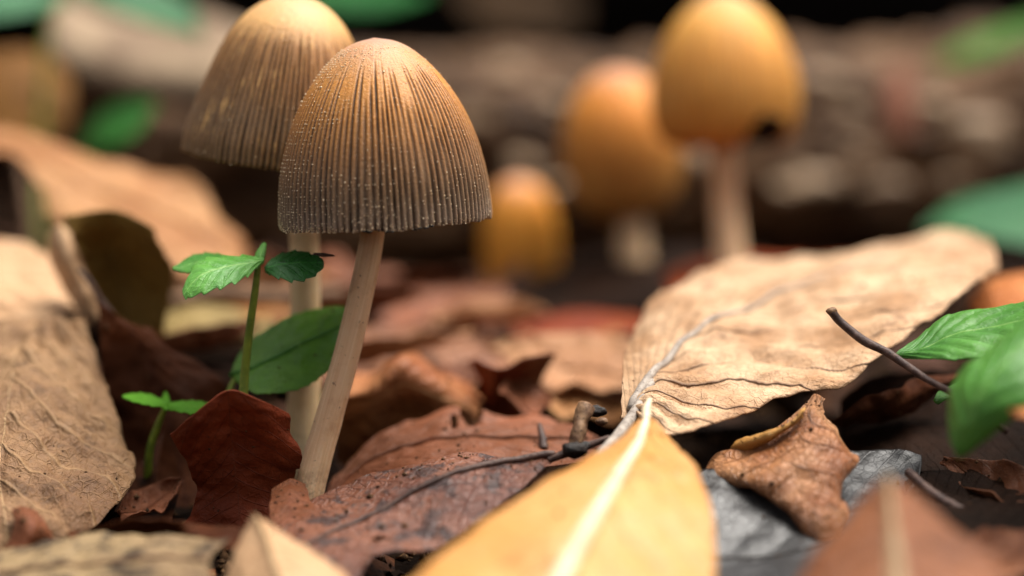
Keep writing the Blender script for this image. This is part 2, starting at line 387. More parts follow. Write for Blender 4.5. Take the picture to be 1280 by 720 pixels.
# ------------------------------------------------------------------ leaves
def resample_row(row, m=5):
    r = row if isinstance(row, np.ndarray) else np.array([P(*p) for p in row])
    if len(r) == m: return r
    return spline(np.linspace(0, 1, len(r)), r, np.linspace(0, 1, m))
def leaf_geo(rows, us=None, nu=110, nv=64, nveins=9, slant=3.0, quilt=.018, crump=.05, cfreq=.9, edge=.03, efreq=9, teeth=None, thick=.018,
             holes=(), seed=0, fold=0.0, curl=0.0, crink=.035, back=1.0):
    R = np.array([resample_row(r) for r in rows]); us = us or np.linspace(0, 1, len(rows))
    u = np.linspace(0, 1, nu); v = np.linspace(-1, 1, nv)
    S = spline(us, R, u)                                   # (nu, 5, 3)
    S = spline(np.linspace(-1, 1, 5), np.moveaxis(S, 1, 0), v)   # needs axis first
    S = np.moveaxis(S, 0, 1)                               # (nu, nv, 3)
    # ragged or toothed margin: draw points in towards the middle line
    c = S[:, nv // 2][:, None]
    for sgn in (-1, 1):
        e = edge * (n1(u * efreq, seed + 5 * sgn, 4) * .5 + .5)
        if teeth:
            ph = (u * teeth[0] + (.3 if sgn > 0 else 0)) % 1.0
            e = e + teeth[1] * (1 - ph) ** .8 * smooth(0, .08, u) * (1 - smooth(.95, 1, u))
        k = (v * sgn > 0)
        f = 1 - np.outer(e, np.abs(v[k]) ** 2)
        S[:, k] = c + (S[:, k] - c) * f[..., None]
    U, Vv = np.meshgrid(u, v, indexing='ij')
    def normals(S):
        du = np.gradient(S, axis=0); dv = np.gradient(S, axis=1)
        n = np.cross(du, dv); return n / (np.linalg.norm(n, axis=-1)[..., None] + 1e-9)
    N = normals(S)
    if np.mean(N @ (np.array([0, -.6, .8]))) < 0: N = -N; flip = True
    else: flip = False
    q = S.reshape(-1, 3)
    wv = U * nveins - np.abs(Vv) ** .85 * slant + (Vv > 0) * .43 + .35 * noise(q * 1.1, seed + 13, 2).reshape(U.shape)
    quilt = quilt * np.clip(.6 + 1.0 * noise(q * .9, seed + 14, 2).reshape(U.shape), .05, 1.4)
    ends = (smooth(0, .06, U) * (1 - smooth(.94, 1, U)))
    d = quilt * (np.abs(np.sin(np.pi * wv)) ** .8) * np.sin(np.pi * np.clip(np.abs(Vv), 0.02, 1)) ** .5 * ends
    d = d + crump * noise(q * cfreq, seed + 3, 4, .55).reshape(U.shape) * (.35 + .65 * ends)
    d = np.where(Vv < 0, d * back + (1 - back) * crump * noise(q * cfreq, seed + 3, 4, .55).reshape(U.shape), d)
    cz = 1 - np.abs(noise(q * 1.5, seed + 21, 3, .55)).reshape(U.shape) * 2.2
    cz2 = 1 - np.abs(noise(q * 3.7 + 9, seed + 22, 2)).reshape(U.shape) * 2.2
    d = d + crink * (np.clip(cz, -1, 1) + .45 * np.clip(cz2, -1, 1)) * (.4 + .6 * ends)
    d = d - fold * (1 - smooth(0, .18, np.abs(Vv)))
    ew = np.stack([U.ravel() * 7, Vv.ravel() * 0 + np.sign(Vv.ravel()), 0 * U.ravel()], 1)
    d = d + curl * np.abs(Vv) ** 4 * noise(ew, seed + 8, 2).reshape(U.shape)
    S = S + N * d[..., None]
    N2 = normals(S); N2 = -N2 if flip else N2
    B = S - N2 * thick
    V = np.concatenate([S.reshape(-1, 3), B.reshape(-1, 3)])
    idx = np.arange(nu * nv).reshape(nu, nv); off = nu * nv
    keep = np.ones((nu - 1, nv - 1), bool)
    if holes:
        uc = (u[:-1] + u[1:]) / 2; vc = (v[:-1] + v[1:]) / 2; Uc, Vc = np.meshgrid(uc, vc, indexing='ij')
        wob = noise(np.stack([Uc.ravel() * 25, Vc.ravel() * 10, 0 * Uc.ravel()], 1), seed + 2, 2).reshape(Uc.shape)
        for (hu, hv, ru, rv) in holes:
            keep &= (((Uc - hu) / ru) ** 2 + ((Vc - hv) / rv) ** 2) > 1 + .45 * wob
    q4 = np.stack([idx[:-1, :-1], idx[1:, :-1], idx[1:, 1:], idx[:-1, 1:]], -1)
    top = q4[keep]; 
    if flip: top = top[:, ::-1]
    faces = [top, top[:, ::-1] + off]
    # side walls along every open edge
    e = np.concatenate([np.stack([top[:, i], top[:, (i + 1) % 4]], 1) for i in range(4)])
    key = np.sort(e, 1); kk = key[:, 0].astype(np.int64) * (2 * off) + key[:, 1]
    _, inv, cnt = np.unique(kk, return_inverse=True, return_counts=True)
    be = e[cnt[inv] == 1]
    faces.append(np.stack([be[:, 1], be[:, 0], be[:, 0] + off, be[:, 1] + off], 1))
    uv = np.stack([U.ravel(), Vv.ravel() * .5 + .5], 1); uv = np.concatenate([uv, uv])
    return V, np.concatenate(faces), uv, S, N2
LEAVES = {}
SURF = []
def leaf(name, label, rows, mat, cat='leaf', midrib=None, mid_mat=None, petiole=None, pet_mat=None, mid_span=(0, .97), parent=None, origin=None, part_name='blade', mid_lift=.4, group=None, dust=25, **k):
    V, F, uv, S, N = leaf_geo(rows, **k)
    if parent is None:
        lo = V[np.argmin(V[:, 2])]
        base = np.array([V[:, 0].mean(), V[:, 1].mean(), lo[2]])
        root = empty(name, base, label, cat, group); org = base
    else: root, org = parent, np.asarray(origin)
    bl = mesh_obj(part_name, V, F, mat, root, org, uv)
    ch = root if parent is None else bl
    if midrib:
        nu, nv = S.shape[:2]; a, b = int(mid_span[0] * (nu - 1)), int(mid_span[1] * (nu - 1))
        c = (S[:, nv // 2 - 1] + S[:, nv // 2]) / 2 if nv % 2 == 0 else S[:, nv // 2]
        nn = N[:, nv // 2]; sel = np.linspace(a, b, 26).astype(int)
        r = np.linspace(midrib[0], midrib[1], len(sel))
        tube('midrib', c[sel] + nn[sel] * (r[:, None] * mid_lift), r, mid_mat or mat, ch, org, seg=10, n=70, rough=.10, seed=3, rfreq=9)
    if petiole:
        tube('petiole', [P(*p) for p in petiole[0]], petiole[1], pet_mat or mid_mat or mat, ch, org, seg=12, n=40, rough=.16, seed=9, rfreq=7)
    LEAVES[label] = root
    if parent is None: SURF.append((S, dust))
    return root

# --- palettes
tan = dict(SpotAmt=.6, SpotAt=.56, Trans=.15, Rough=.55, Gloss=.32, Bump=.07)
M_tanbig = leaf_mat('tan_leaf', 'deb892', 'b0845c', '784d30', '583824', '8f857c', NVeins=11, Slant=5.0, VeinWidth=.045, VeinAmt=.8, MidWidth=.012, NetAmt=.10, PatchScale=.9, SpotScale=1.7, Seed=1, Streak=.3, **tan)
M_tanleft = leaf_mat('pale_tan_leaf', 'a27c56', '785538', '4a3019', 'b8946a', 'd6b285', NVeins=9, Slant=2.6, VeinWidth=.10, VeinAmt=.35, MidWidth=.004, NetAmt=.15, PatchScale=.7, SpotScale=1.6, Seed=2, Streak=.22, **tan)
M_yellow = leaf_mat('yellow_leaf', 'd2944c', 'dca668', 'aa6a34', 'bc7e40', 'd8c8a8', NVeins=10, Slant=3, VeinWidth=.08, VeinAmt=.5, MidWidth=.03, NetAmt=.12, SpotAmt=.7, SpotAt=.57, SpotScale=1.1, PatchScale=.55, Rough=.45, Gloss=.3, Trans=.22, Bump=.02, Seed=3, Streak=.12)
M_mottle = leaf_mat('mottled_leaf', '623626', '855036', '241617', '4c2a22', '74442e', NVeins=9, Slant=2.4, VeinWidth=.09, VeinAmt=.3, MidWidth=.03, NetAmt=.25, SpotAmt=.85, SpotAt=.50, SpotScale=2.6, PatchScale=.9, Rough=.34, Gloss=.55, Trans=.05, Bump=.045, Seed=4, Streak=.3)
M_redbrown = leaf_mat('red_brown_leaf', '94583a', '704024', '34180c', '6e3420', '7a4028', NVeins=10, Slant=3, VeinWidth=.07, VeinAmt=.35, MidWidth=.02, NetAmt=.15, SpotAmt=.4, SpotAt=.6, SpotScale=2.4, Rough=.5, Gloss=.25, Trans=.1, Seed=5)
M_upright = leaf_mat('rust_leaf', '84381a', '662810', '2a1008', '4c1e10', '6a301a', NVeins=8, Slant=2, VeinWidth=.06, VeinAmt=.35, MidWidth=.015, NetAmt=.15, SpotAmt=.4, SpotAt=.6, SpotScale=2.4, Rough=.55, Gloss=.2, Trans=.14, Seed=6)
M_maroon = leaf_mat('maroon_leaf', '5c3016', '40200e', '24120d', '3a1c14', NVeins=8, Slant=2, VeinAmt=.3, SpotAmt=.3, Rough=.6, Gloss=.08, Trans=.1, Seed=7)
M_olive = leaf_mat('olive_leaf', '86682e', '6a5020', '3a2a12', '8a6e38', NVeins=7, Slant=2, VeinAmt=.3, SpotAmt=.4, Rough=.6, Trans=.12, Seed=8)
M_orange = leaf_mat('orange_leaf', 'cc8448', 'b0642e', '6e3818', '9a5628', 'd09a60', NVeins=9, Slant=3, VeinAmt=.35, SpotAmt=.25, Rough=.5, Trans=.15, Seed=9)
M_pinktan = leaf_mat('pink_tan_leaf', 'ba8858', '9c6638', '552e18', '84542e', 'b0845a', NVeins=9, Slant=3, VeinAmt=.35, SpotAmt=.25, Rough=.5, Trans=.12, Seed=10)
M_pinkdark = leaf_mat('dull_brown_leaf', '9a6a4c', '7a4c32', '3c2216', '6a422c', 'a07a5c', NVeins=9, Slant=3, VeinAmt=.35, SpotAmt=.5, SpotAt=.55, SpotScale=1.5, Trans=.1, Seed=40)
M_amberbrown = leaf_mat('amber_brown_leaf', 'b0754a', '8c4f2a', '4a2612', '7a4626', 'b88a5c', VeinAmt=.35, SpotAmt=.4, SpotAt=.55, SpotScale=1.6, Trans=.12, Seed=44)
M_russet = leaf_mat('russet_leaf', 'a4481a', '883410', '4a1c0a', '7a300e', NVeins=9, Slant=3, VeinAmt=.3, SpotAmt=.25, Rough=.45, Trans=.2, Seed=11)
M_grey = leaf_mat('wet_grey_leaf', '2a2828', '1a1817', '0d0b0a', '3c3a3a', '322e2c', NVeins=7, Slant=3, VeinWidth=.08, VeinAmt=.4, NetAmt=.3, SpotAmt=.6, SpotAt=.55, SpotScale=1.5, Rough=.4, Gloss=.3, Coat=.22, Trans=.02, Bump=.012, Seed=12)
M_curl = leaf_mat('curled_leaf', 'c08a5e', '8e5228', '5a2e14', '6a3c1e', 'a06a40', NVeins=6, Slant=2, VeinWidth=.06, VeinAmt=.5, NetAmt=.25, SpotAmt=.45, SpotAt=.56, SpotScale=1.3, Rough=.38, Gloss=.4, Trans=.12, Bump=.05, Seed=13)
M_duntan = leaf_mat('dun_mottled_leaf', 'a08660', '80664a', '30241a', '5c4630', '6a5034', NVeins=8, Slant=2, VeinWidth=.04, VeinAmt=.5, NetAmt=.2, SpotAmt=.9, SpotAt=.50, SpotScale=1.9, Rough=.5, Trans=.1, Bump=.05, Seed=14)
M_palebuff = leaf_mat('buff_leaf', 'd0a880', 'bc9068', '8a6040', 'c8a078', 'd8b890', NVeins=7, Slant=5, VeinWidth=.05, VeinAmt=.4, NetAmt=.15, SpotAmt=.3, Rough=.5, Trans=.15, Seed=15)
M_mustard = leaf_mat('mustard_leaf', 'a06a1c', '7a4e14', '4a2e10', '8a5c20', NVeins=7, Slant=2, VeinAmt=.3, SpotAmt=.4, Rough=.6, Trans=.2, Seed=16)
grn = dict(SpotScale=1.5, PatchScale=1.2, Rough=.30, Gloss=.5, Bump=.018)
M_green = leaf_mat('green_leaflet', '549c3c', '6aac46', 'a0c468', '7cb858', '90c468', NVeins=6, Slant=2, VeinWidth=.09, VeinAmt=.35, MidWidth=.05, NetAmt=.12, SpotAmt=.1, Trans=.25, Seed=17, **grn)
M_greendark = leaf_mat('dark_green_leaflet', '2e6228', '3c7230', '4c7a3a', '3c7a34', '4a8a40', NVeins=6, Slant=2, VeinWidth=.09, VeinAmt=.3, MidWidth=.05, NetAmt=.12, SpotAmt=.1, Trans=.15, Seed=18, **grn)
M_greenbig = leaf_mat('broad_green_leaf', '649630', '78a63a', '20401c', '5c9440', '6aa04c', NVeins=6, Slant=2.4, VeinWidth=.05, VeinAmt=.25, MidWidth=.02, NetAmt=.1, SpotAmt=.3, SpotAt=.64, Trans=.4, Seed=19, **grn)
M_greenright = leaf_mat('fresh_green_leaf', '4e8c34', '62a040', '356a2c', '74ae50', '8aba60', NVeins=7, Slant=2.4, VeinWidth=.06, VeinAmt=.25, MidWidth=.025, NetAmt=.1, SpotAmt=.3, Trans=.38, Seed=20, **grn)
grn = dict(grn, Gloss=.2, Rough=.45)
M_greenfar = leaf_mat('blue_green_leaf', '2e5e3c', '386a42', '224630', '427648', NVeins=6, Slant=2, VeinAmt=.2, SpotAmt=.1, Trans=.2, Seed=21, **grn)
M_shadeleaf = leaf_mat('shade_coloured_leaf', '26160d', '190f09', '0e0906', SpotAmt=.5, Rough=.7, Gloss=.05, Coat=.0, Trans=.0, Seed=35)  # near-black leaf colour stands in for the shade in hollows and gaps
M_midgrey = simple_mat('grey_midrib', '857a70', 'a69a8e', scale=7, rough=.6, bump=.02, C='5a4a40')
M_midwhite = simple_mat('white_midrib', 'e0d2b8', 'cdb894', scale=5, rough=.4, bump=.01)
M_mididull = simple_mat('dull_midrib', 'a48a66', '8c7250', scale=6, rough=.6, bump=.01)
M_midpale = simple_mat('pale_midrib', 'c0a078', 'a88860', scale=6, rough=.5, bump=.01)

# --- the large tan leaf with the grey midrib
leaf('dead_leaf', 'large tan dead leaf with grey midrib and dark side veins, propped up', [
    [(786, 528, 34.2), (790, 522, 34.2), (797, 530, 34.0)],
    [(783, 470, 35.2), (812, 480, 34.8), (812, 545, 33.7)],
    [(790, 408, 37.0), (845, 442, 35.7), (868, 559, 33.5)],
    [(825, 362, 38.6), (905, 402, 36.8), (958, 512, 34.2)],
    [(905, 347, 39.8), (1000, 362, 38.0), (1072, 468, 34.6)],
    [(1050, 316, 40.6), (1105, 330, 39.0), (1165, 408, 35.6)],
    [(1170, 292, 41.0), (1190, 308, 39.8), (1222, 362, 37.0)],
    [(1236, 302, 40.0), (1244, 312, 39.4), (1247, 328, 38.4)]],
    M_tanbig, midrib=(.062, .01), mid_mat=M_midgrey, mid_span=(.03, .72), petiole=([(742, 575, 32.9), (772, 545, 33.6), (800, 505, 34.3), (815, 478, 34.75)], [.05, .07, .065, .06]),
    nu=190, nv=130, nveins=11, slant=5.0, quilt=.13, crump=.12, cfreq=.9, edge=.07, efreq=11, seed=1, curl=.2, crink=.05, back=.15, mid_lift=.5)
# --- yellow foreground leaf
leaf('yellow_leaf', 'bright yellow fallen leaf with thick white midrib in the foreground', [
    [(806, 522, 33.0), (810, 520, 33.0), (814, 524, 33.0)],
    [(770, 552, 32.4), (802, 545, 32.3), (838, 548, 32.5)],
    [(700, 592, 31.6), (780, 585, 31.3), (872, 592, 31.6)],
    [(620, 645, 30.6), (748, 640, 30.2), (893, 655, 30.7)],
    [(535, 708, 29.7), (706, 715, 29.2), (896, 735, 29.8)],
    [(440, 800, 28.6), (660, 810, 28.2), (880, 830, 28.8)],
    [(450, 960, 27.0), (590, 960, 26.8), (760, 960, 27.2)]],
    M_yellow, dust=70, midrib=(.04, .115), mid_mat=M_midwhite, mid_span=(.01, .98), petiole=([(812, 500, 33.4), (808, 512, 33.2), (808, 524, 33.0)], [.03, .05, .055]),
    nu=110, nv=70, nveins=10, slant=3, quilt=.03, crump=.08, edge=.03, seed=2, crink=.02, mid_lift=.35, fold=.03)
# --- mottled purple-brown leaf in focus
leaf('dead_leaf', 'purplish brown mottled leaf with long dark stalk lying before the slender stem', [
    [(692, 571, 33.9), (693, 573, 33.8), (693, 576, 33.8)],
    [(650, 568, 34.2), (640, 583, 33.7), (668, 602, 33.4)],
    [(570, 569, 34.3), (570, 602, 33.4), (612, 645, 32.8)],
    [(485, 584, 34.2), (500, 630, 33.2), (548, 686, 32.4)],
    [(415, 610, 34.0), (425, 668, 32.8), (478, 694, 32.0)],
    [(362, 640, 33.6), (370, 700, 32.2), (432, 745, 31.5)],
    [(322, 668, 33.2), (330, 720, 32.2), (350, 780, 31.4)]],
    M_mottle, dust=260, midrib=(.045, .02), mid_mat=M_twig_dark, petiole=([(762, 547, 33.7), (738, 556, 33.7), (712, 565, 33.75), (685, 575, 33.75)], [.035, .045, .05, .045]),
    nu=150, nv=90, nveins=9, slant=2.4, quilt=.025, crump=.13, cfreq=1.0, edge=.05, efreq=10, crink=.02, seed=3, curl=.08, holes=[(.61, .58, .018, .10)], fold=-.03)
# --- upright rust leaf
leaf('dead_leaf', 'dark rust brown leaf standing upright and curled beside the stem foot', [
    [(210, 547, 34.0), (242, 516, 33.8), (285, 488, 33.8), (325, 499, 33.8), (358, 516, 34.2)],
    [(238, 582, 34.4), (262, 565, 34.2), (290, 552, 34.2), (335, 556, 34.2), (374, 568, 34.5)],
    [(244, 620, 34.6), (265, 615, 34.5), (297, 612, 34.4), (337, 608, 34.5), (372, 602, 34.7)],
    [(226, 664, 34.7), (260, 668, 34.5), (300, 668, 34.4), (340, 660, 34.5), (352, 635, 34.8)]],
    M_upright, nu=90, nv=90, nveins=7, slant=1.5, quilt=.01, crump=.10, cfreq=1.1, edge=.05, efreq=9, seed=4, curl=.1)
leaf('leaf_fragment', 'small red brown crumpled fragment wedged against the stem foot', [
    [(338, 612, 33.9), (362, 598, 34.0), (384, 604, 34.1)],
    [(336, 640, 33.5), (362, 632, 33.5), (392, 628, 33.7)],
    [(345, 668, 33.2), (368, 668, 33.2), (400, 655, 33.4)]], M_redbrown, nu=40, nv=40, crump=.12, cfreq=1.6, seed=41, edge=.1)
# --- big tan leaf in the lower left
leaf('dead_leaf', 'broad pale tan leaf with raised pale veins sloping down to the torn curl', [
    [(10, 402, 38.0), (52, 398, 37.6), (98, 408, 37.8)],
    [(-40, 462, 37.2), (25, 450, 36.6), (128, 455, 36.8)],
    [(-70, 540, 36.0), (10, 520, 35.2), (152, 530, 35.8)],
    [(-70, 620, 34.9), (0, 595, 34.1), (168, 608, 34.9)],
    [(-70, 700, 33.4), (10, 668, 33.2), (120, 662, 33.7)],
    [(-60, 745, 32.6), (5, 705, 32.8), (62, 690, 33.1)]],
    M_tanleft, dust=60, nu=120, nv=90, nveins=8, slant=2.6, quilt=.15, crump=.2, cfreq=1.0, edge=.06, seed=5, crink=.08, curl=.12)
leaf('leaf_fragment', 'torn curled brown scrap at the lower edge of the broad tan leaf', [
    [(14, 640, 33.1), (28, 634, 33.2), (48, 640, 33.3)],
    [(22, 662, 32.7), (40, 655, 32.5), (60, 665, 32.9)],
    [(6, 694, 32.6), (30, 690, 32.4), (62, 676, 32.9)]], M_redbrown, nu=40, nv=40, crump=.10, cfreq=1.6, seed=42, edge=.12)
leaf('dead_leaf', 'faded pinkish tan leaf lying above the broad tan leaf', [
    [(-60, 312, 40.2), (-60, 355, 39.2), (-60, 415, 38.0)],
    [(20, 310, 40.2), (20, 355, 39.2), (20, 408, 38.0)],
    [(80, 335, 39.8), (78, 366, 39.1), (74, 402, 38.2)],
    [(128, 368, 39.4), (130, 384, 39.1), (126, 402, 38.7)]], M_palebuff, nu=60, nv=50, nveins=5, slant=2, quilt=.08, crump=.15, seed=6, curl=.15)
leaf('dead_leaf', 'sweeping orange brown leaf behind the olive leaf', [
    [(-60, 158, 43.5), (-60, 180, 42.8), (-60, 205, 42.2)],
    [(30, 172, 43.6), (35, 195, 42.8), (40, 222, 42.2)],
    [(115, 192, 43.6), (110, 238, 42.6), (82, 288, 41.6)],
    [(205, 222, 43.6), (200, 272, 42.6), (180, 330, 41.4)],
    [(262, 262, 43.3), (262, 300, 42.5), (250, 345, 41.5)],
    [(305, 312, 42.8), (306, 322, 42.4), (300, 340, 41.9)]], M_pinktan, midrib=(.04, .02), mid_mat=M_pinktan, nu=80, nv=60, crump=.2, seed=7, curl=.25, edge=.12, efreq=6, crink=.06)
leaf('dead_leaf', 'olive brown leaf standing on edge with ragged top', [
    [(122, 402, 38.9), (160, 440, 38.9), (205, 425, 39.0)],
    [(104, 345, 38.5), (155, 360, 39.0), (216, 368, 38.6)],
    [(84, 300, 38.1), (142, 312, 38.7), (216, 328, 38.2)],
    [(80, 272, 37.8), (142, 262, 38.2), (196, 284, 37.9)]], M_olive, nu=70, nv=60, nveins=5, slant=1.5, crump=.10, edge=.06, efreq=14, seed=8, curl=.1)
leaf('dead_leaf', 'pale pinkish rolled leaf edge hugging the olive leaf', [
    [(62, 290, 38.6), (76, 282, 38.3), (92, 300, 38.4)],
    [(66, 325, 38.6), (84, 318, 38.1), (106, 340, 38.3)],
    [(84, 365, 38.6), (102, 358, 38.0), (122, 376, 38.3)],
    [(108, 402, 38.4), (120, 398, 38.1), (132, 404, 38.3)]], M_palebuff, nu=40, nv=30, crump=.06, seed=9)
tube_root = empty('thin_twig', P(140, 392, 37.3), 'thin dark curved stalk poking up before the olive leaf', 'twig')
tube('shaft', [P(98, 336, 37.2), P(112, 352, 37.2), P(126, 376, 37.25), P(142, 398, 37.3), P(170, 440, 37.6)], [.02, .035, .04, .05, .05], M_twig_dark, tube_root, tube_root.location, rough=.15, seg=10)
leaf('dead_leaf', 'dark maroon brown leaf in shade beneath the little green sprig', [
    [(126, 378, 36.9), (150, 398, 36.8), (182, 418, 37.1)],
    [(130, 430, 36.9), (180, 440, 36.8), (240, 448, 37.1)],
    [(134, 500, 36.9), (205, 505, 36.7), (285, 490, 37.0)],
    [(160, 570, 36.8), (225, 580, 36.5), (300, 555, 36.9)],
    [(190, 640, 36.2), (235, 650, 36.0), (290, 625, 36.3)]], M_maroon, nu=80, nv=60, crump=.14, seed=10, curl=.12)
leaf('dead_leaf', 'olive tan withered leaf behind the green sprig stalk', [
    [(190, 402, 40.6), (196, 420, 40.1), (196, 440, 39.7)],
    [(240, 385, 40.6), (250, 408, 40.0), (245, 440, 39.5)],
    [(290, 385, 40.6), (300, 405, 40.0), (300, 432, 39.6)],
    [(335, 392, 40.4), (340, 404, 40.0), (338, 418, 39.8)]], leaf_mat('olive_tan_leaf', '9c844e', '7a6436', '4a3a20', SpotAmt=.4, Seed=30), nu=50, nv=40, crump=.2, seed=11)
leaf('dead_leaf', 'dull brown leaf lying in shade between the two stems and the sprig', [
    [(225, 338, 44.0), (225, 365, 43.0), (225, 392, 42.0)], [(310, 345, 44.0), (310, 372, 43.0), (310, 398, 42.0)],
    [(400, 350, 44.0), (400, 375, 43.0), (400, 400, 42.0)], [(450, 365, 43.6), (452, 380, 43.0), (450, 395, 42.4)]], M_pinktan, nu=50, nv=40, crump=.2, seed=12)
# --- bottom left
leaf('dead_leaf', 'buff leaf with dark mottling lying along the lower border', [
    [(-40, 705, 32.6), (-40, 725, 31.6), (-40, 790, 30.4)],
    [(60, 676, 32.4), (60, 708, 31.5), (60, 780, 30.4)],
    [(150, 668, 32.2), (150, 702, 31.4), (150, 780, 30.4)],
    [(230, 669, 32.1), (225, 700, 31.4), (225, 780, 30.4)],
    [(288, 672, 31.9), (262, 702, 31.4), (278, 780, 30.5)]], M_duntan, midrib=(.03, .03), mid_mat=M_twig, nu=90, nv=70, nveins=5, slant=1.5, quilt=.05, crump=.12, cfreq=.8, edge=.04, seed=13)
leaf('dead_leaf', 'narrow deep red leaf edge arched over the mottled buff leaf', [
    [(82, 668, 32.7), (86, 670, 32.4), (92, 676, 32.3)],
    [(118, 656, 32.3), (122, 664, 32.6), (128, 680, 32.9)],
    [(160, 645, 32.2), (166, 658, 32.6), (170, 682, 32.9)],
    [(208, 647, 32.3), (212, 660, 32.6), (214, 684, 32.8)],
    [(250, 658, 32.8), (252, 668, 32.4), (252, 686, 32.15)],
    [(305, 662, 32.5), (308, 672, 32.2), (308, 690, 32.0)],
    [(345, 668, 32.4), (346, 676, 32.2), (345, 690, 32.0)]], M_maroon, nu=70, nv=30, nveins=6, crump=.06, edge=.06, seed=14, curl=.05)
leaf('dead_leaf', 'pointed buff leaf tip with central ridge rising from the lower border', [
    [(316, 648, 31.7), (319, 647, 31.6), (323, 650, 31.6)],
    [(296, 682, 31.4), (334, 682, 31.0), (366, 678, 31.4)],
    [(282, 726, 31.0), (352, 730, 30.4), (426, 718, 30.9)],
    [(290, 800, 30.3), (385, 805, 29.8), (490, 775, 30.4)]], M_palebuff, midrib=(.012, .05), mid_mat=M_midpale, nu=60, nv=50, nveins=6, slant=4, quilt=.03, crump=.07, seed=15, fold=-.04)
# --- centre
leaf('dead_leaf', 'smooth reddish brown leaf with torn dark notch behind the mottled leaf', [
    [(395, 640, 35.0), (400, 650, 34.8), (405, 660, 34.6)],
    [(432, 582, 35.9), (432, 610, 35.3), (432, 640, 34.7)],
    [(485, 537, 36.3), (482, 570, 35.6), (478, 610, 34.8)],
    [(545, 517, 36.5), (548, 550, 35.7), (548, 592, 34.8)],
    [(618, 521, 36.5), (620, 550, 35.7), (622, 590, 34.8)],
    [(700, 532, 36.3), (710, 552, 35.6), (716, 585, 34.8)],
    [(770, 560, 35.6), (775, 570, 35.2), (778, 585, 34.8)]], M_redbrown, dust=120, midrib=(.035, .02), mid_mat=M_redbrown, nu=110, nv=70, quilt=.015, crump=.12, cfreq=.8, seed=16, holes=[(.60, -.85, .035, .45), (.55, -.45, .012, .3)], curl=.12, edge=.05)
leaf('dead_leaf', 'orange brown leaf curled up to a point behind the slender stem', [
    [(412, 478, 38.6), (415, 492, 36.9), (416, 508, 36.9), (418, 540, 37.3), (420, 590, 37.8)],
    [(455, 462, 38.7), (462, 484, 36.9), (464, 500, 36.8), (465, 535, 37.2), (465, 590, 37.8)],
    [(508, 440, 38.5), (506, 450, 37.0), (503, 478, 36.8), (502, 520, 37.2), (505, 580, 37.7)],
    [(552, 462, 38.5), (548, 476, 37.2), (546, 495, 36.9), (546, 525, 37.2), (550, 570, 37.6)],
    [(606, 496, 38.3), (600, 506, 37.4), (598, 516, 37.2), (597, 532, 37.2), (598, 555, 37.4)]], M_amberbrown, nu=70, nv=50, crump=.14, cfreq=1.0, seed=17, curl=.14, edge=.06)
leaf('dead_leaf', 'dark russet leaf flap folded upright behind the torn reddish leaf', [
    [(586, 450, 37.4), (600, 482, 37.8), (606, 535, 38.2)],
    [(622, 464, 37.2), (622, 490, 37.6), (618, 535, 38.1)],
    [(660, 450, 37.3), (652, 475, 37.7), (635, 530, 38.1)],
    [(696, 443, 37.5), (684, 462, 37.9), (660, 510, 38.2)]], leaf_mat('deep_russet_leaf', '8a4426', '743418', '3c1a0e', Trans=.12, Seed=31), nu=50, nv=40, crump=.06, seed=18)
leaf('dead_leaf', 'pinkish tan leaf lying flat behind the orange curled leaf', [
    [(400, 425, 42.2), (400, 460, 40.6), (410, 505, 39.0)],
    [(470, 408, 42.4), (470, 455, 40.6), (475, 505, 39.0)],
    [(560, 402, 42.4), (560, 450, 40.6), (560, 500, 39.0)],
    [(640, 418, 42.2), (640, 455, 40.6), (635, 495, 39.2)]], M_pinkdark, midrib=(.04, .02), mid_mat=M_pinkdark, nu=80, nv=70, crump=.25, cfreq=1.0, seed=19, curl=.25, edge=.22, efreq=6, crink=.08)
leaf('dead_leaf', 'dusky pink leaf sloping beside the large tan leaf', [
    [(600, 440, 41.6), (605, 480, 39.8), (615, 535, 38.0)],
    [(670, 418, 41.8), (675, 470, 39.8), (690, 530, 38.0)],
    [(740, 412, 41.8), (745, 465, 39.8), (755, 530, 38.0)],
    [(805, 425, 41.4), (810, 465, 40.0), (815, 520, 38.4)]], M_pinktan, midrib=(.04, .02), mid_mat=M_pinktan, nu=80, nv=70, crump=.2, cfreq=1.0, seed=20, curl=.2, edge=.2, efreq=6, crink=.07)
leaf('dead_leaf', 'russet red leaf seen edge on beneath the small bud mushroom', [
    [(390, 338, 45.0), (390, 368, 43.8), (395, 408, 42.6)],
    [(470, 340, 45.0), (470, 370, 43.8), (470, 412, 42.6)],
    [(560, 352, 45.0), (560, 380, 43.8), (560, 412, 42.6)],
    [(650, 385, 44.4), (652, 398, 43.8), (650, 412, 43.0)]], M_redbrown, nu=60, nv=50, crump=.25, seed=21, curl=.3, edge=.2, efreq=6, crink=.08)
leaf('dead_leaf', 'glowing russet leaf rim below the middle mushroom', [
    [(640, 412, 42.8), (642, 420, 42.4), (645, 432, 42.0)],
    [(690, 396, 42.9), (692, 410, 42.4), (695, 430, 42.0)],
    [(750, 392, 42.9), (752, 408, 42.4), (755, 430, 42.0)],
    [(815, 400, 42.8), (816, 412, 42.4), (815, 430, 42.0)]], M_russet, nu=40, nv=30, crump=.06, seed=22)
leaf('dead_leaf', 'reddish brown leaf at the foot of the tall ochre mushroom', [
    [(830, 345, 44.4), (835, 358, 43.0), (840, 380, 41.6)],
    [(910, 322, 44.8), (915, 342, 43.2), (915, 370, 41.6)],
    [(1000, 320, 44.8), (1005, 338, 43.2), (1005, 365, 41.6)],
    [(1085, 325, 44.4), (1090, 336, 43.2), (1090, 350, 41.8)]], M_russet, nu=50, nv=40, crump=.12, seed=23)
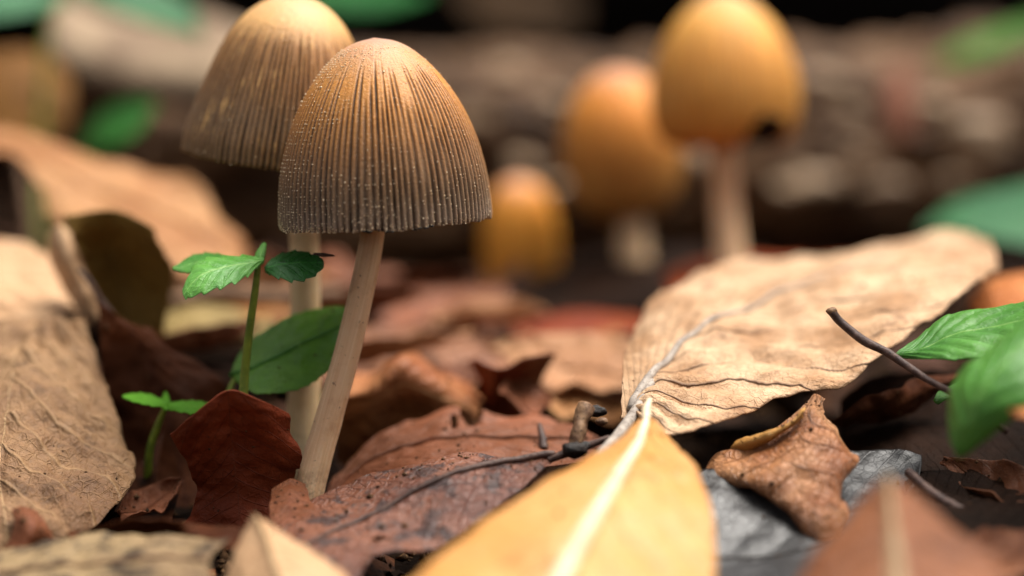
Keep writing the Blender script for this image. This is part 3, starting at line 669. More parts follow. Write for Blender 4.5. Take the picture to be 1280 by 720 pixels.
leaf('dead_leaf', 'leaf coloured as the deep shade under the two ochre mushrooms', [
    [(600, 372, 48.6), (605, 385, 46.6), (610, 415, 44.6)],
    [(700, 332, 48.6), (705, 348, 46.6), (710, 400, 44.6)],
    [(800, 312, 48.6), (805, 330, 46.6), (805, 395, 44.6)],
    [(890, 318, 48.2), (895, 336, 46.6), (890, 385, 44.8)]], M_shadeleaf, nu=50, nv=40, crump=.15, seed=24)
# --- curled leaves strewn through the middle distance
def curled(label, x, y, d, L, W, yaw, tilt, roll, cup, bend, mat, seed):
    us = np.linspace(0, 1, 6); rows = []
    yaw, tilt, roll = map(math.radians, (yaw, tilt, roll))
    Rz = np.array([[math.cos(yaw), -math.sin(yaw), 0], [math.sin(yaw), math.cos(yaw), 0], [0, 0, 1]])
    Ry = np.array([[math.cos(tilt), 0, -math.sin(tilt)], [0, 1, 0], [math.sin(tilt), 0, math.cos(tilt)]])
    Rx = np.array([[1, 0, 0], [0, math.cos(roll), -math.sin(roll)], [0, math.sin(roll), math.cos(roll)]])
    M = Rz @ Ry @ Rx; c = P(x, y, d)
    for u in us:
        a = (u - .5) * bend; ctr = np.array([math.sin(a) / max(abs(bend), .01) * L if bend else (u - .5) * L, 0, (1 - math.cos(a)) / (bend or 1) * L])
        hw = W * max(.02, math.sin(math.pi * min(.985, max(.015, u ** .85))) ** .75)
        row = []
        for v in np.linspace(-1, 1, 5):
            b = v * cup * .5; row.append(ctr + np.array([0, math.sin(b) / max(cup * .5, .01) * hw, (1 - math.cos(b)) / max(cup * .5, .01) * hw]))
        rows.append(np.array(row) @ M.T + c)
    leaf('dead_leaf', label, rows, mat, nu=64, nv=48, nveins=7, slant=2, quilt=.02, crump=.10, cfreq=1.1, edge=.14, efreq=6, seed=seed, curl=.14, crink=.05, midrib=(.03, .012), mid_mat=mat)
M_rust2 = leaf_mat('brown_curl_leaf', '8a5636', '6c3c22', '331a0e', '5a3420', '8a6040', VeinAmt=.35, SpotAmt=.4, Trans=.1, Seed=41)
M_tan2 = leaf_mat('light_curl_leaf', 'c8986e', 'b07c54', '6a4228', '8a5c3c', 'c8a078', VeinAmt=.4, SpotAmt=.4, Trans=.14, Seed=42)
for a in [
    ('cupped light tan leaf just behind the slender stem', 478, 452, 39.6, 2.6, .62, 15, 8, -20, 1.7, .6, M_tan2, 201),
    ('rolled pinkish leaf below the small bud mushroom', 612, 404, 41.8, 1.9, .55, -25, 5, 10, 2.2, .5, M_tan2, 202),
    ('small rust leaf curled between the orange leaf and the russet flap', 562, 486, 38.3, 1.5, .4, 60, 12, 20, 2.0, .9, M_rust2, 203),
    ('light tan leaf cupped upward beside the knotted twig', 722, 468, 39.2, 2.6, .8, 165, 6, -25, 1.3, .5, M_tan2, 204),
    ('narrow brown leaf resting near the rim of the large tan leaf', 770, 452, 40.4, 2.0, .5, 40, 10, 15, 1.9, .7, M_rust2, 205),
    ('dark brown curled leaf behind the broad green leaf', 432, 392, 42.6, 2.3, .7, -10, 4, -30, 1.8, .6, M_rust2, 206),
    ('shaded maroon leaf below the gap between bud and striped mushroom', 520, 372, 44.4, 2.4, .7, 20, 6, -15, 1.6, .6, M_maroon, 207),
    ('small chestnut leaf standing beside the dark twig stub', 652, 506, 37.4, 1.3, .42, 100, 20, 15, 1.7, .8, M_redbrown, 208),
    ('brown leaf curled in the shade left of the sprig stalk', 252, 436, 39.2, 2.0, .5, 30, 8, -30, 2.0, .7, M_rust2, 209),
    ('faded tan leaf lying behind the pale twig', 318, 352, 43.0, 2.4, .6, 8, 4, -20, 1.5, .5, M_pinkdark, 210),
    ('chestnut scrap in the dark gap next to the broad tan leaf', 188, 632, 35.0, 1.1, .32, 50, 15, 20, 1.6, .9, M_redbrown, 211),
    ('deep brown leaf arched in the hollow beneath the bent twig', 1130, 520, 35.6, 2.0, .5, 25, 14, -35, 2.0, .8, M_maroon, 212),
    ('rust coloured leaf sunk in the dark beside the drooping green leaf', 1252, 618, 33.8, 1.8, .45, 130, 10, -25, 1.8, .7, M_rust2, 213),
    ('brown leaf peeking up from the corner beyond the copper leaf', 1262, 700, 31.2, 1.5, .5, 60, 8, 10, 1.2, .6, M_rust2, 214),
]: curled(*a)
# --- right side
leaf('dead_leaf', 'small brown leaf curled into a twisted scroll on the wet grey leaf', [
    [(1006, 508, 34.30), (1012, 500, 34.19), (1018, 493, 34.13), (1024, 494, 34.19), (1030, 499, 34.30)],
    [(955, 545, 34.13), (985, 538, 33.91), (1008, 528, 33.75), (1018, 522, 33.80), (1022, 520, 34.02)],
    [(890, 562, 34.00), (940, 565, 33.72), (995, 560, 33.45), (1032, 545, 33.56), (1046, 544, 33.89)],
    [(882, 592, 33.75), (925, 590, 33.42), (990, 592, 33.14), (1045, 575, 33.25), (1072, 566, 33.64)],
    [(938, 612, 33.37), (962, 618, 33.09), (1005, 625, 32.87), (1042, 612, 32.98), (1062, 600, 33.31)],
    [(985, 645, 33.01), (1000, 652, 32.79), (1022, 655, 32.68), (1045, 648, 32.73), (1055, 635, 32.95)],
    [(1012, 668, 32.76), (1022, 678, 32.65), (1033, 685, 32.59), (1042, 680, 32.65), (1048, 668, 32.76)]],
    M_curl, nu=110, nv=90, nveins=5, slant=1.6, quilt=.05, crump=.05, cfreq=1.3, edge=.07, efreq=10, seed=25, curl=.16, crink=.03, dust=60)
leaf('leaf_fragment', 'thin golden rolled leaf margin along the twisted scroll', [
    [(912, 566, 34.07), (914, 560, 33.97), (918, 556, 34.07)],
    [(945, 556, 33.77), (946, 549, 33.67), (952, 546, 33.87)],
    [(980, 540, 33.67), (982, 533, 33.57), (986, 529, 33.77)],
    [(1004, 522, 33.77), (1004, 514, 33.67), (1008, 510, 33.87)]], leaf_mat('golden_margin', 'd8a45c', 'c08a48', '8a5a30', Seed=33, Trans=.2), nu=40, nv=20, crump=.04, cfreq=3, seed=43, edge=.1)
leaf('dead_leaf', 'wet slate grey leaf lying flat with glossy film', [
    [(835, 585, 33.6), (845, 690, 32.2), (850, 800, 29.9)],
    [(920, 580, 33.8), (925, 700, 32.3), (900, 800, 29.9)],
    [(1020, 562, 34.4), (1020, 690, 32.5), (960, 800, 30.0)],
    [(1100, 560, 34.5), (1095, 640, 33.2), (1030, 745, 30.9)],
    [(1152, 568, 34.4), (1148, 592, 33.9), (1110, 660, 32.5)]],
    M_grey, midrib=(.016, .012), mid_mat=M_knot, mid_span=(.05, .9), nu=100, nv=80, nveins=6, slant=2, quilt=.02, crump=.16, cfreq=.6, edge=.05, efreq=12, seed=26, crink=.012)
leaf('dead_leaf', 'blurred copper leaf with pale midrib tip rising from the lower border', [
    [(1104, 604, 29.3), (1109, 600, 29.2), (1115, 604, 29.3)],
    [(1058, 652, 29.0), (1114, 655, 28.7), (1178, 650, 29.0)],
    [(1005, 708, 28.6), (1120, 715, 28.1), (1240, 706, 28.6)],
    [(960, 800, 27.6), (1130, 820, 27.0), (1320, 790, 27.6)]], leaf_mat('copper_leaf', '8e5632', '6e3e20', '422614', Mid='b8a080', MidWidth=.1, Seed=34, Trans=.12), midrib=(.02, .06), mid_mat=M_mididull, mid_span=(.0, .98), nu=60, nv=50, crump=.08, seed=27, fold=-.03)
leaf('dead_leaf', 'tan leaf peeping out between the large tan leaf and the green leaves', [
    [(1208, 382, 39.2), (1215, 392, 38.6), (1225, 405, 38.0)],
    [(1235, 352, 39.6), (1245, 378, 38.6), (1255, 400, 37.8)],
    [(1280, 340, 39.8), (1290, 368, 38.8), (1300, 395, 37.8)],
    [(1360, 345, 39.6), (1370, 370, 38.8), (1370, 390, 38.0)]], M_orange, nu=50, nv=40, crump=.1, seed=28)
leaf('dead_leaf', 'leaf coloured as the shade in the hollow below the green leaves', [
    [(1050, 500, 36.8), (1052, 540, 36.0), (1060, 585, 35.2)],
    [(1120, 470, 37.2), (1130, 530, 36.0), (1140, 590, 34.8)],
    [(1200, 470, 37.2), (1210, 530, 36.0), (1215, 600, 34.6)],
    [(1300, 480, 36.8), (1300, 540, 35.8), (1300, 610, 34.6)]], M_shadeleaf, nu=60, nv=50, crump=.15, seed=29)
leaf('dead_leaf', 'leaf coloured as black shade on the ground near the copper leaf', [
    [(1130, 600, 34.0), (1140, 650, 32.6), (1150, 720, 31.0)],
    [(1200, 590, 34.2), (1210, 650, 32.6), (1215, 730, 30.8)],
    [(1290, 600, 34.0), (1300, 660, 32.4), (1300, 740, 30.8)]], M_shadeleaf, nu=60, nv=50, crump=.15, seed=30)
leaf('dead_leaf', 'mustard brown leaf hanging upright near the dark corner', [
    [(-50, 75, 48.0), (-40, 120, 47.6), (-30, 180, 47.2)],
    [(20, 60, 48.0), (22, 118, 47.4), (25, 185, 47.0)],
    [(60, 68, 48.0), (64, 120, 47.5), (62, 180, 47.1)],
    [(88, 95, 48.0), (90, 125, 47.8), (86, 160, 47.4)]], M_mustard, nu=40, nv=40, crump=.15, seed=31, petiole=([(20, 170, 47.1), (30, 210, 46.6), (40, 290, 46.0), (45, 360, 46.0)], [.06, .07, .08, .08]), pet_mat=M_twig)
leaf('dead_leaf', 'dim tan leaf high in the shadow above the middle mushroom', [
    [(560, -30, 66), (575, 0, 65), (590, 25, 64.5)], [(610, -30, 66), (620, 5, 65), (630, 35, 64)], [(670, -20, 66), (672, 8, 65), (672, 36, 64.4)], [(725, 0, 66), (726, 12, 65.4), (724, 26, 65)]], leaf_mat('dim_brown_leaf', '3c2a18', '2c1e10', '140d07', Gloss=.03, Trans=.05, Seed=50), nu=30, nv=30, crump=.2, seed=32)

# ------------------------------------------------------------------ mushrooms
def cap_mat(name, stops, groove_col, gmix, sss=.25, rough=.42, seed=0.0, pale=None, gloss=.35):
    m = bpy.data.materials.new(name); m.use_nodes = True; T = NT(m.node_tree); m.node_tree.nodes.clear()
    tc = T.n('ShaderNodeTexCoord'); sep = T.n('ShaderNodeSeparateXYZ'); T.put(sep.inputs[0], tc.outputs['UV'])
    u, v = sep.outputs[0], sep.outputs[1]
    comb = T.n('ShaderNodeCombineXYZ'); T.put(comb.inputs[0], T.m('MULTIPLY', u, 160.0)); T.put(comb.inputs[1], T.m('MULTIPLY', v, 5.0)); comb.inputs[2].default_value = seed
    streak = T.noise(comb.outputs[0], 1.0, 3, .6)
    blot = T.noise(tc.outputs['Object'], 2.6, 5, .6); fine = T.noise(tc.outputs['Object'], 26, 4, .65)
    vv = T.m('ADD', v, T.m('ADD', T.m('MULTIPLY', T.m('SUBTRACT', streak, .5), .13), T.m('MULTIPLY', T.m('SUBTRACT', blot, .5), .16)))
    cr = T.n('ShaderNodeValToRGB'); T.put(cr.inputs[0], vv); e = cr.color_ramp.elements
    e[0].position, e[0].color = stops[0][0], rgb(stops[0][1]); e[1].position, e[1].color = stops[-1][0], rgb(stops[-1][1])
    for p_, c_ in stops[1:-1]: x = e.new(p_); x.color = rgb(c_)
    at = T.n('ShaderNodeAttribute', attribute_name='groove')
    c = cr.outputs[0]
    if pale: c = T.mix(T.m('MULTIPLY', T.sstep(streak, .53, .64), T.sstep(blot, .46, .6)), c, rgb(pale))
    g = T.m('MULTIPLY', at.outputs['Fac'], T.m('ADD', T.m('MULTIPLY', fine, .8), gmix - .4), clamp=True)
    c = T.mix(g, c, rgb(groove_col))
    gain = T.m('ADD', T.m('MULTIPLY', T.m('SUBTRACT', fine, .5), .9), 1.0); cg = T.n('ShaderNodeCombineXYZ')
    for i in range(3): T.put(cg.inputs[i], gain)
    c = T.mix(1.0, c, cg.outputs[0], 'MULTIPLY')
    pr = T.n('ShaderNodeBsdfPrincipled'); T.put(pr.inputs['Base Color'], c)
    T.put(pr.inputs['Roughness'], T.m('ADD', T.m('MULTIPLY', T.m('SUBTRACT', fine, .5), .3), rough)); pr.inputs['Specular IOR Level'].default_value = gloss
    pr.inputs['Subsurface Weight'].default_value = sss; pr.inputs['Subsurface Radius'].default_value = (.2, .1, .04); pr.inputs['Subsurface Scale'].default_value = .35
    b = T.n('ShaderNodeBump'); T.put(b.inputs['Height'], T.m('ADD', fine, T.m('MULTIPLY', streak, .5))); b.inputs['Distance'].default_value = .02; b.inputs['Strength'].default_value = .8
    pr.inputs['Coat Weight'].default_value = .15; pr.inputs['Coat Roughness'].default_value = .42
    T.put(pr.inputs['Normal'], b.outputs[0]); o = T.n('ShaderNodeOutputMaterial'); T.put(o.inputs[0], pr.outputs[0])
    return m
M_gill = simple_mat('dark_gills', '3a2a20', '241914', scale=6, rough=.7, bump=.01)
def stem_mat(name, A, B, C):
    """Fibrous stem: fine lengthwise fibres, bruise-brown patches, specks, and soil clinging to the foot (UV.y runs from cap to foot)."""
    m = bpy.data.materials.new(name); m.use_nodes = True; T = NT(m.node_tree); m.node_tree.nodes.clear()
    tc = T.n('ShaderNodeTexCoord'); sep = T.n('ShaderNodeSeparateXYZ'); T.put(sep.inputs[0], tc.outputs['UV'])
    mp = T.n('ShaderNodeMapping'); T.put(mp.inputs[0], tc.outputs['UV']); mp.inputs['Scale'].default_value = (34, 3.0, 1)
    fib = T.noise(mp.outputs[0], 1.0, 5, .65); ob = tc.outputs['Object']
    pat = T.noise(ob, 1.7, 4, .6); spk = T.noise(ob, 17.0, 3, .6)
    c = T.mix(T.sstep(fib, .25, .75), rgb(A), rgb(B))
    c = T.mix(T.m('MULTIPLY', T.sstep(pat, .5, .68), .45), c, rgb('9c6a44'))
    c = T.mix(T.m('MULTIPLY', T.sstep(pat, .5, .32), .35), c, rgb(C))
    c = T.mix(T.m('MULTIPLY', T.sstep(spk, .66, .72), .7), c, rgb('5c3c26'))
    dirt = T.m('MULTIPLY', T.sstep(sep.outputs[1], .66, .97), T.sstep(T.noise(ob, 8.0, 5, .7), .42, .62))
    c = T.mix(dirt, c, rgb('4a3020'))
    pr = T.n('ShaderNodeBsdfPrincipled'); T.put(pr.inputs['Base Color'], c); pr.inputs['Roughness'].default_value = .5; pr.inputs['Specular IOR Level'].default_value = .3
    pr.inputs['Subsurface Weight'].default_value = .25; pr.inputs['Subsurface Radius'].default_value = (.22, .11, .05); pr.inputs['Subsurface Scale'].default_value = .4
    b = T.n('ShaderNodeBump'); T.put(b.inputs['Height'], T.m('ADD', fib, T.m('MULTIPLY', spk, .6))); b.inputs['Distance'].default_value = .015; b.inputs['Strength'].default_value = .8
    T.put(pr.inputs['Normal'], b.outputs[0]); o = T.n('ShaderNodeOutputMaterial'); T.put(o.inputs[0], pr.outputs[0])
    return m
def cap_geo(profile, Ng, depth, nth, nh, seed, start=.8, bite=None, wave=.03):
    hs_, rs_ = zip(*profile)                                   # height 0 at rim .. 1 at top, radius
    hs_ = np.array(hs_); rs_ = np.array(rs_)
    k = np.linspace(0, 1, len(hs_)); kk = np.linspace(0, 1, nh) ** .9
    h = spline(k, hs_, kk); r = np.maximum(spline(k, rs_, kk), 0); r[-1] = 0
    th = np.linspace(0, 2 * np.pi, nth, endpoint=False)
    TH, K = np.meshgrid(th, np.arange(nh), indexing='ij')
    Hh, Rr = h[K], r[K]; hf = Hh / hs_[-1]
    circ = np.stack([np.cos(TH).ravel() * 3, np.sin(TH).ravel() * 3, hf.ravel() * 1.5], 1)
    ph = Ng * TH / (2 * np.pi) + (.45 * noise(circ * np.array([1, 1, .4]), seed, 2) + .10 * noise(circ * np.array([5, 5, 1.0]), seed + 1, 2)).reshape(TH.shape)
    gidx = np.floor(ph + .5).astype(np.int64)
    rnd = _hash(gidx, gidx * 0 + 3, gidx * 0, seed) * .5 + .5   # each groove its own strength and reach
    g = (0.5 + 0.5 * np.cos(2 * np.pi * ph)) ** 1.4
    reach = start - .22 * rnd ** 2
    g = g * (1 - smooth(reach - .16, reach, hf)) * (.66 + .34 * (1 - rnd)) * np.clip(.85 + .5 * noise(circ * np.array([7, 7, 6]), seed + 11, 2).reshape(TH.shape), .2, 1.2)
    d = -depth * g * (.45 + .55 * (1 - hf))
    body = .012 * noise(circ * 1.2, seed + 4, 3).reshape(TH.shape)
    Rr = Rr * (1 + body + wave * .4 * noise(np.stack([np.cos(TH).ravel() * 1.2, np.sin(TH).ravel() * 1.2, 0 * TH.ravel()], 1), seed + 6, 2).reshape(TH.shape) * (1 - hf)) + d * np.clip(Rr / .2, 0, 1)
    rim = n1(np.cos(th) * 2.2 + 5 * np.sin(th), seed + 7, 4) * wave + .5 * wave * n1(np.cos(th) * 19 + 23 * np.sin(th), seed + 8, 2)
    Hh = Hh + rim[:, None] * (1 - smooth(0, .3, hf))
    if bite:
        bt, bw, bh = bite
        dl = np.angle(np.exp(1j * (th - bt))); lift = bh * np.exp(-(dl / bw) ** 4) * (1 + .25 * n1(dl * 9, seed + 3, 2))
        Hh = np.maximum(Hh, lift[:, None]) ; Rr = np.where(hf < lift[:, None] / hs_[-1], np.interp(lift, h, r)[:, None], Rr)
    V = np.stack([np.cos(TH) * Rr, np.sin(TH) * Rr, Hh], -1)
    return V, g, hf, th
def mushroom(label, rim_c, roll, lean, profile, stem_pts, stem_r, cmat, smat, Ng=100, depth=.03, nth=832, nh=80, seed=0, gills=True, granules=0, bite=None, wave=.03, chips=(), start=.8):
    base = np.asarray(stem_pts[-1], float)
    root = empty('mushroom', base, label, 'mushroom', 'ink cap mushrooms')
    V, g, hf, th = cap_geo(profile, Ng, depth, nth, nh, seed, start, bite, wave)
    cr, sr = math.cos(roll), math.sin(roll); cl, sl = math.cos(lean), math.sin(lean)
    Ry = np.array([[cr, 0, sr], [0, 1, 0], [-sr, 0, cr]]); Rx = np.array([[1, 0, 0], [0, cl, -sl], [0, sl, cl]])
    R = Ry @ Rx; rim_c = np.asarray(rim_c, float)
    W = V @ R.T + rim_c
    nth_, nh_ = V.shape[:2]
    idx = np.arange(nth_ * nh_).reshape(nth_, nh_); nx = np.roll(idx, -1, 0)
    F = np.stack([idx[:, :-1], nx[:, :-1], nx[:, 1:], idx[:, 1:]], -1).reshape(-1, 4)
    # inner skin, a little inside, joined at the margin
    Vi = V.copy(); Vi[..., :2] *= .955; Vi[..., 2] = Vi[..., 2] * .97 + .0
    step = 4; sub = Vi[::step]; Wi = (sub @ R.T + rim_c).reshape(-1, 3); off = nth_ * nh_
    ii = np.arange(sub.shape[0] * nh_).reshape(-1, nh_) + off; ni = np.roll(ii, -1, 0)
    Fi = np.stack([ii[:, 1:], ni[:, 1:], ni[:, :-1], ii[:, :-1]], -1).reshape(-1, 4)
    rimF = []
    for a in range(sub.shape[0]):
        o_ = [int(idx[(a * step + q) % nth_, 0]) for q in range(step + 1)]
        rimF.append(o_[::-1] + [int(ii[a, 0]), int(ni[a, 0])])
    faces = F.tolist() + Fi.tolist() + rimF
    allV = np.concatenate([W.reshape(-1, 3), Wi])
    uv = np.stack([np.repeat(np.arange(nth_) / nth_, nh_), hf.ravel()], 1)
    uvi = np.stack([np.repeat(np.arange(0, nth_, step) / nth_, nh_), hf[::step].ravel()], 1)
    cap = mesh_obj('cap', allV, faces, cmat, root, base, np.concatenate([uv, uvi]), {'groove': np.concatenate([g.ravel(), np.ones(len(uvi))])})
    if gills:
        GV, GF = [], []; hs_, rs_ = zip(*profile); nb = 0
        for k in range(72):
            a = 2 * np.pi * k / 72; top = hs_[-1]
            for j in range(8):
                z = .06 + (top * .82 - .06) * j / 7; ro = np.interp(z, hs_, rs_) * .945; ri = max(.14, ro * .45)
                GV += [[math.cos(a) * ri, math.sin(a) * ri, z], [math.cos(a) * ro, math.sin(a) * ro, z]]
            for j in range(7): GF.append([nb + 2 * j, nb + 2 * j + 1, nb + 2 * j + 3, nb + 2 * j + 2])
            nb += 16
        go = mesh_obj('gills', np.array(GV) @ R.T + rim_c, GF, M_gill, cap, base); go['kind'] = 'stuff'
    tube('stem', stem_pts, stem_r, smat, root, base, seg=32, n=90, rough=.035, seed=seed, rfreq=3)
    if granules:
        rng = np.random.default_rng(seed + 2); GV, GF = [], []; nb = 0
        O = np.array([[1, 0, 0], [-1, 0, 0], [0, 1, 0], [0, -1, 0], [0, 0, 1], [0, 0, -1]], float)
        OF = [[0, 2, 4], [2, 1, 4], [1, 3, 4], [3, 0, 4], [2, 0, 5], [1, 2, 5], [3, 1, 5], [0, 3, 5]]
        made = 0
        while made < granules:
            i = rng.integers(0, nth_); j = int(rng.random() ** 1.5 * nh_ * .8)
            a = th[i]; left = .5 - .5 * math.cos(a)             # more of them towards -X
            if rng.random() > .2 + .8 * left ** 1.2: continue
            if noise(V[i, j][None] * 2.2, seed + 40, 2)[0] < rng.uniform(-.5, .35): continue
            if g[i, j] > .5 and rng.random() < .7: continue
            r = .003 + .0072 * rng.random() ** 2.2 + (.004 if rng.random() < .04 else 0)
            n_ = V[i, j] * np.array([1, 1, .3]); n_ = n_ / (np.linalg.norm(n_) + 1e-9)
            c = V[i, j] + n_ * r * .4
            GV.append((c + O * r * rng.uniform(.7, 1.25, (1, 3))) @ R.T + rim_c); GF += [[q + nb for q in f] for f in OF]; nb += 6; made += 1
        go = mesh_obj('granules', np.concatenate(GV), GF, M_granule, cap, base); go['kind'] = 'stuff'
    for q, (a0, a1, sz) in enumerate(chips):                     # inky dissolving bits of the margin
        aa = np.linspace(a0, a1, 9); ii_ = (aa / (2 * np.pi) * nth_).astype(int) % nth_
        CV, CF = [], []; nb = 0
        for t_, i in enumerate(ii_):
            c, F_ = lump(V[i, 0] * np.array([1.0, 1.0, 1]) + np.array([0, 0, -.004]), sz * random.uniform(.5, 1.1), 90 + t_ + q, n=6, m=8, squash=(1.1, 1.0, .8))
            CV.append(c @ R.T + rim_c); CF += [[z + nb for z in f] for f in F_]; nb += len(c)
        mesh_obj('inky_margin', np.concatenate(CV), CF, M_chip, cap, base)['kind'] = 'stuff'
    return root

M_cap1 = cap_mat('glistening_cap', [(0, '907a66'), (.16, '7e6246'), (.40, '946638'), (.60, 'b87a34'), (.77, 'c8863c'), (.90, 'c08a58'), (1, 'ba8c72')], '33200f', 1.05, seed=1.0)  # pinkish crown stop puts the sky's sheen into the colour
M_cap2 = cap_mat('striped_cap', [(0, '8c6c48'), (.12, '94704a'), (.25, '866644'), (.5, '94693c'), (.72, 'a87844'), (.86, 'd8a668'), (1, 'd0a070')], '2c1c10', 1.0, seed=2.0, pale='d8a868')
M_cap3 = cap_mat('ochre_cap', [(0, 'b47e38'), (.2, 'd08e36'), (.6, 'de9636'), (.85, 'dc9e48'), (1, 'd0a070')], '8c5e28', .95, seed=3.0, pale='e4b868', rough=.6)
M_cap4 = cap_mat('amber_cap', [(0, 'b4823e'), (.3, 'c4863a'), (.6, 'e4902a'), (.85, 'dc882c'), (1, 'bc886c')], '8c5e28', .85, seed=4.0, pale='e0ac58', rough=.6)
M_cap5 = cap_mat('orange_bud_cap', [(0, 'd8963a'), (.3, 'e89a34'), (.6, 'f2a02c'), (.85, 'ec982e'), (1, 'c89072')], 'a86c28', .6, seed=5.0, rough=.6)
M_stem1 = stem_mat('buff_stem', 'e2bc94', 'cc9e74', 'd8b890'); M_stem2 = stem_mat('cream_stem', 'e0c498', 'ccaa78', 'e0c8a0'); M_stem3 = stem_mat('pinkish_stem', 'e4c298', 'd0a678', 'd4b08c')

s35 = 35 / FPX
prof1 = [(0, 1.265), (.08, 1.275), (.30, 1.265), (.62, 1.225), (1.02, 1.12), (1.42, .95), (1.78, .71), (2.02, .47), (2.15, .25), (2.205, 0)]
mushroom('sharp grey brown pleated mushroom with glistening specks on a leaning stem', P(482, 279, 35.0), math.radians(-3.2), math.radians(0), prof1,
         [P(474, 215, 35.0), P(466, 290, 35.0), P(453, 360, 34.95), P(434, 440, 34.9), P(412, 520, 34.8), (P(396, 575, 34.75)), P(384, 625, 34.7), P(378, 670, 34.7)],
         [.14, .145, .15, .155, .165, .175, .19, .2], M_cap1, M_stem1, Ng=96, depth=.045, seed=1, granules=4600, chips=[(4.55, 4.62, .02), (4.70, 4.84, .016), (5.02, 5.20, .02)], wave=.035, start=.92)
prof2 = [(0, 1.20), (.30, 1.19), (.7, 1.09), (1.15, .95), (1.55, .78), (1.85, .55), (2.03, .28), (2.09, 0)]
mushroom('brown striped mushroom with pale crown partly hidden by the sharp one', P(347, 203, 36.55), math.radians(7.5), math.radians(2), prof2,
         [P(355, 120, 36.55), P(372, 220, 36.55), P(381, 320, 36.55), P(381, 420, 36.5), P(380, 500, 36.5), P(378, 580, 36.45), P(376, 640, 36.5)],
         [.18, .18, .185, .19, .205, .22, .22], M_cap2, M_stem2, Ng=96, depth=.05, nth=640, nh=64, seed=2, granules=300, wave=.03, start=.84)
prof3 = [(0, .70), (.10, .93), (.32, 1.07), (.66, 1.13), (1.02, 1.10), (1.42, .98), (1.82, .76), (2.1, .49), (2.27, .24), (2.33, 0)]
mushroom('tall ochre mushroom with bitten cap margin behind the large tan leaf', P(908, 184, 44.0), math.radians(-2), math.radians(-2), prof3,
         [P(902, 120, 44.0), P(904, 190, 44.0), P(908, 260, 44.0), P(914, 335, 43.8), P(918, 400, 43.6)], [.24, .22, .22, .25, .27], M_cap3, M_stem3, Ng=70, depth=.03, nth=420, nh=50, seed=3, bite=(-math.pi / 2 + .62, .38, .44), wave=.02)
prof4 = [(0, .30), (.06, .52), (.3, .80), (.75, .93), (1.2, .95), (1.65, .85), (2.05, .62), (2.32, .32), (2.40, 0)]
mushroom('middle amber mushroom tucked beside the tall ochre one', P(786, 272, 47.0), math.radians(-6), 0, prof4,
         [P(785, 210, 47.0), P(790, 270, 47.0), P(793, 325, 46.8), P(796, 390, 46.6)], [.24, .24, .26, .28], M_cap4, M_stem3, Ng=60, depth=.025, nth=360, nh=40, seed=4, wave=.02, gills=False)
prof5 = [(0, .22), (.05, .38), (.3, .55), (.8, .625), (1.3, .61), (1.7, .50), (1.97, .30), (2.08, 0)]
mushroom('small amber bud mushroom standing low on a hidden stem', P(655, 380, 48.0), math.radians(-3), 0, prof5,
         [P(652, 330, 48.0), P(655, 374, 48.0), P(656, 420, 47.8)], [.2, .2, .22], M_cap5, M_stem3, Ng=50, depth=.02, nth=300, nh=40, seed=5, wave=.02, gills=False)

# ------------------------------------------------------------------ green plants
def sprig():
    base = P(302, 560, 35.0)
    r = empty('green_seedling', base, 'little green sprig with three toothed leaflets on a thin stalk', 'seedling')
    tube('stalk', [P(323, 330, 34.75), P(318, 370, 34.8), P(311, 420, 34.9), P(305, 480, 35.0), P(302, 560, 35.0)], [.035, .045, .05, .055, .06], M_greenstem, r, base, seg=12, n=50, rough=.05)
    k = dict(nu=90, nv=40, nveins=6, slant=2, quilt=.015, crump=.03, cfreq=2, thick=.01, crink=.006, parent=r, origin=base, part_name='leaflet')
    leaf('x', 'x', [[(330, 322, 34.75), (330, 325, 34.7), (328, 330, 34.7)], [(312, 318, 34.9), (305, 330, 34.6), (312, 346, 34.5)],
                    [(278, 318, 34.9), (275, 337, 34.5), (288, 360, 34.3)], [(248, 326, 34.8), (250, 347, 34.4), (258, 370, 34.2)], [(228, 362, 34.4), (229, 369, 34.3), (232, 375, 34.25)]], M_green, teeth=(6, .2), seed=51, **k)
    leaf('x', 'x', [[(296, 326, 35.1), (296, 330, 35.0), (296, 334, 35.0)], [(270, 316, 35.4), (268, 326, 35.1), (268, 338, 34.9)],
                    [(240, 318, 35.4), (238, 330, 35.2), (240, 342, 35.0)], [(216, 333, 35.3), (216, 336, 35.2), (218, 339, 35.2)]], M_green, teeth=(6, .15), seed=52, **k)
    leaf('x', 'x', [[(330, 334, 34.7), (331, 337, 34.7), (332, 341, 34.7)], [(348, 317, 35.0), (350, 332, 34.6), (346, 350, 34.4)],
                    [(370, 312, 35.0), (374, 330, 34.6), (370, 356, 34.3)], [(394, 318, 34.8), (395, 330, 34.6), (393, 348, 34.4)], [(404, 326, 34.7), (405, 329, 34.6), (404, 333, 34.6)]], M_greendark, teeth=(6, .18), seed=53, **k)
    leaf('x', 'x', [[(322, 330, 34.8), (325, 332, 34.75), (329, 330, 34.8)], [(319, 318, 34.9), (326, 320, 34.8), (332, 317, 34.9)], [(329, 304, 35.0), (331, 303, 35.0), (333, 305, 35.0)]], M_green, seed=54, **dict(k, nu=20, nv=12))
    tube('tendril', [P(392, 318, 34.8), P(405, 319, 34.85), P(418, 320, 34.9)], [.02, .025, .01], M_twig_dark, r, base, seg=8, n=14)
sprig()
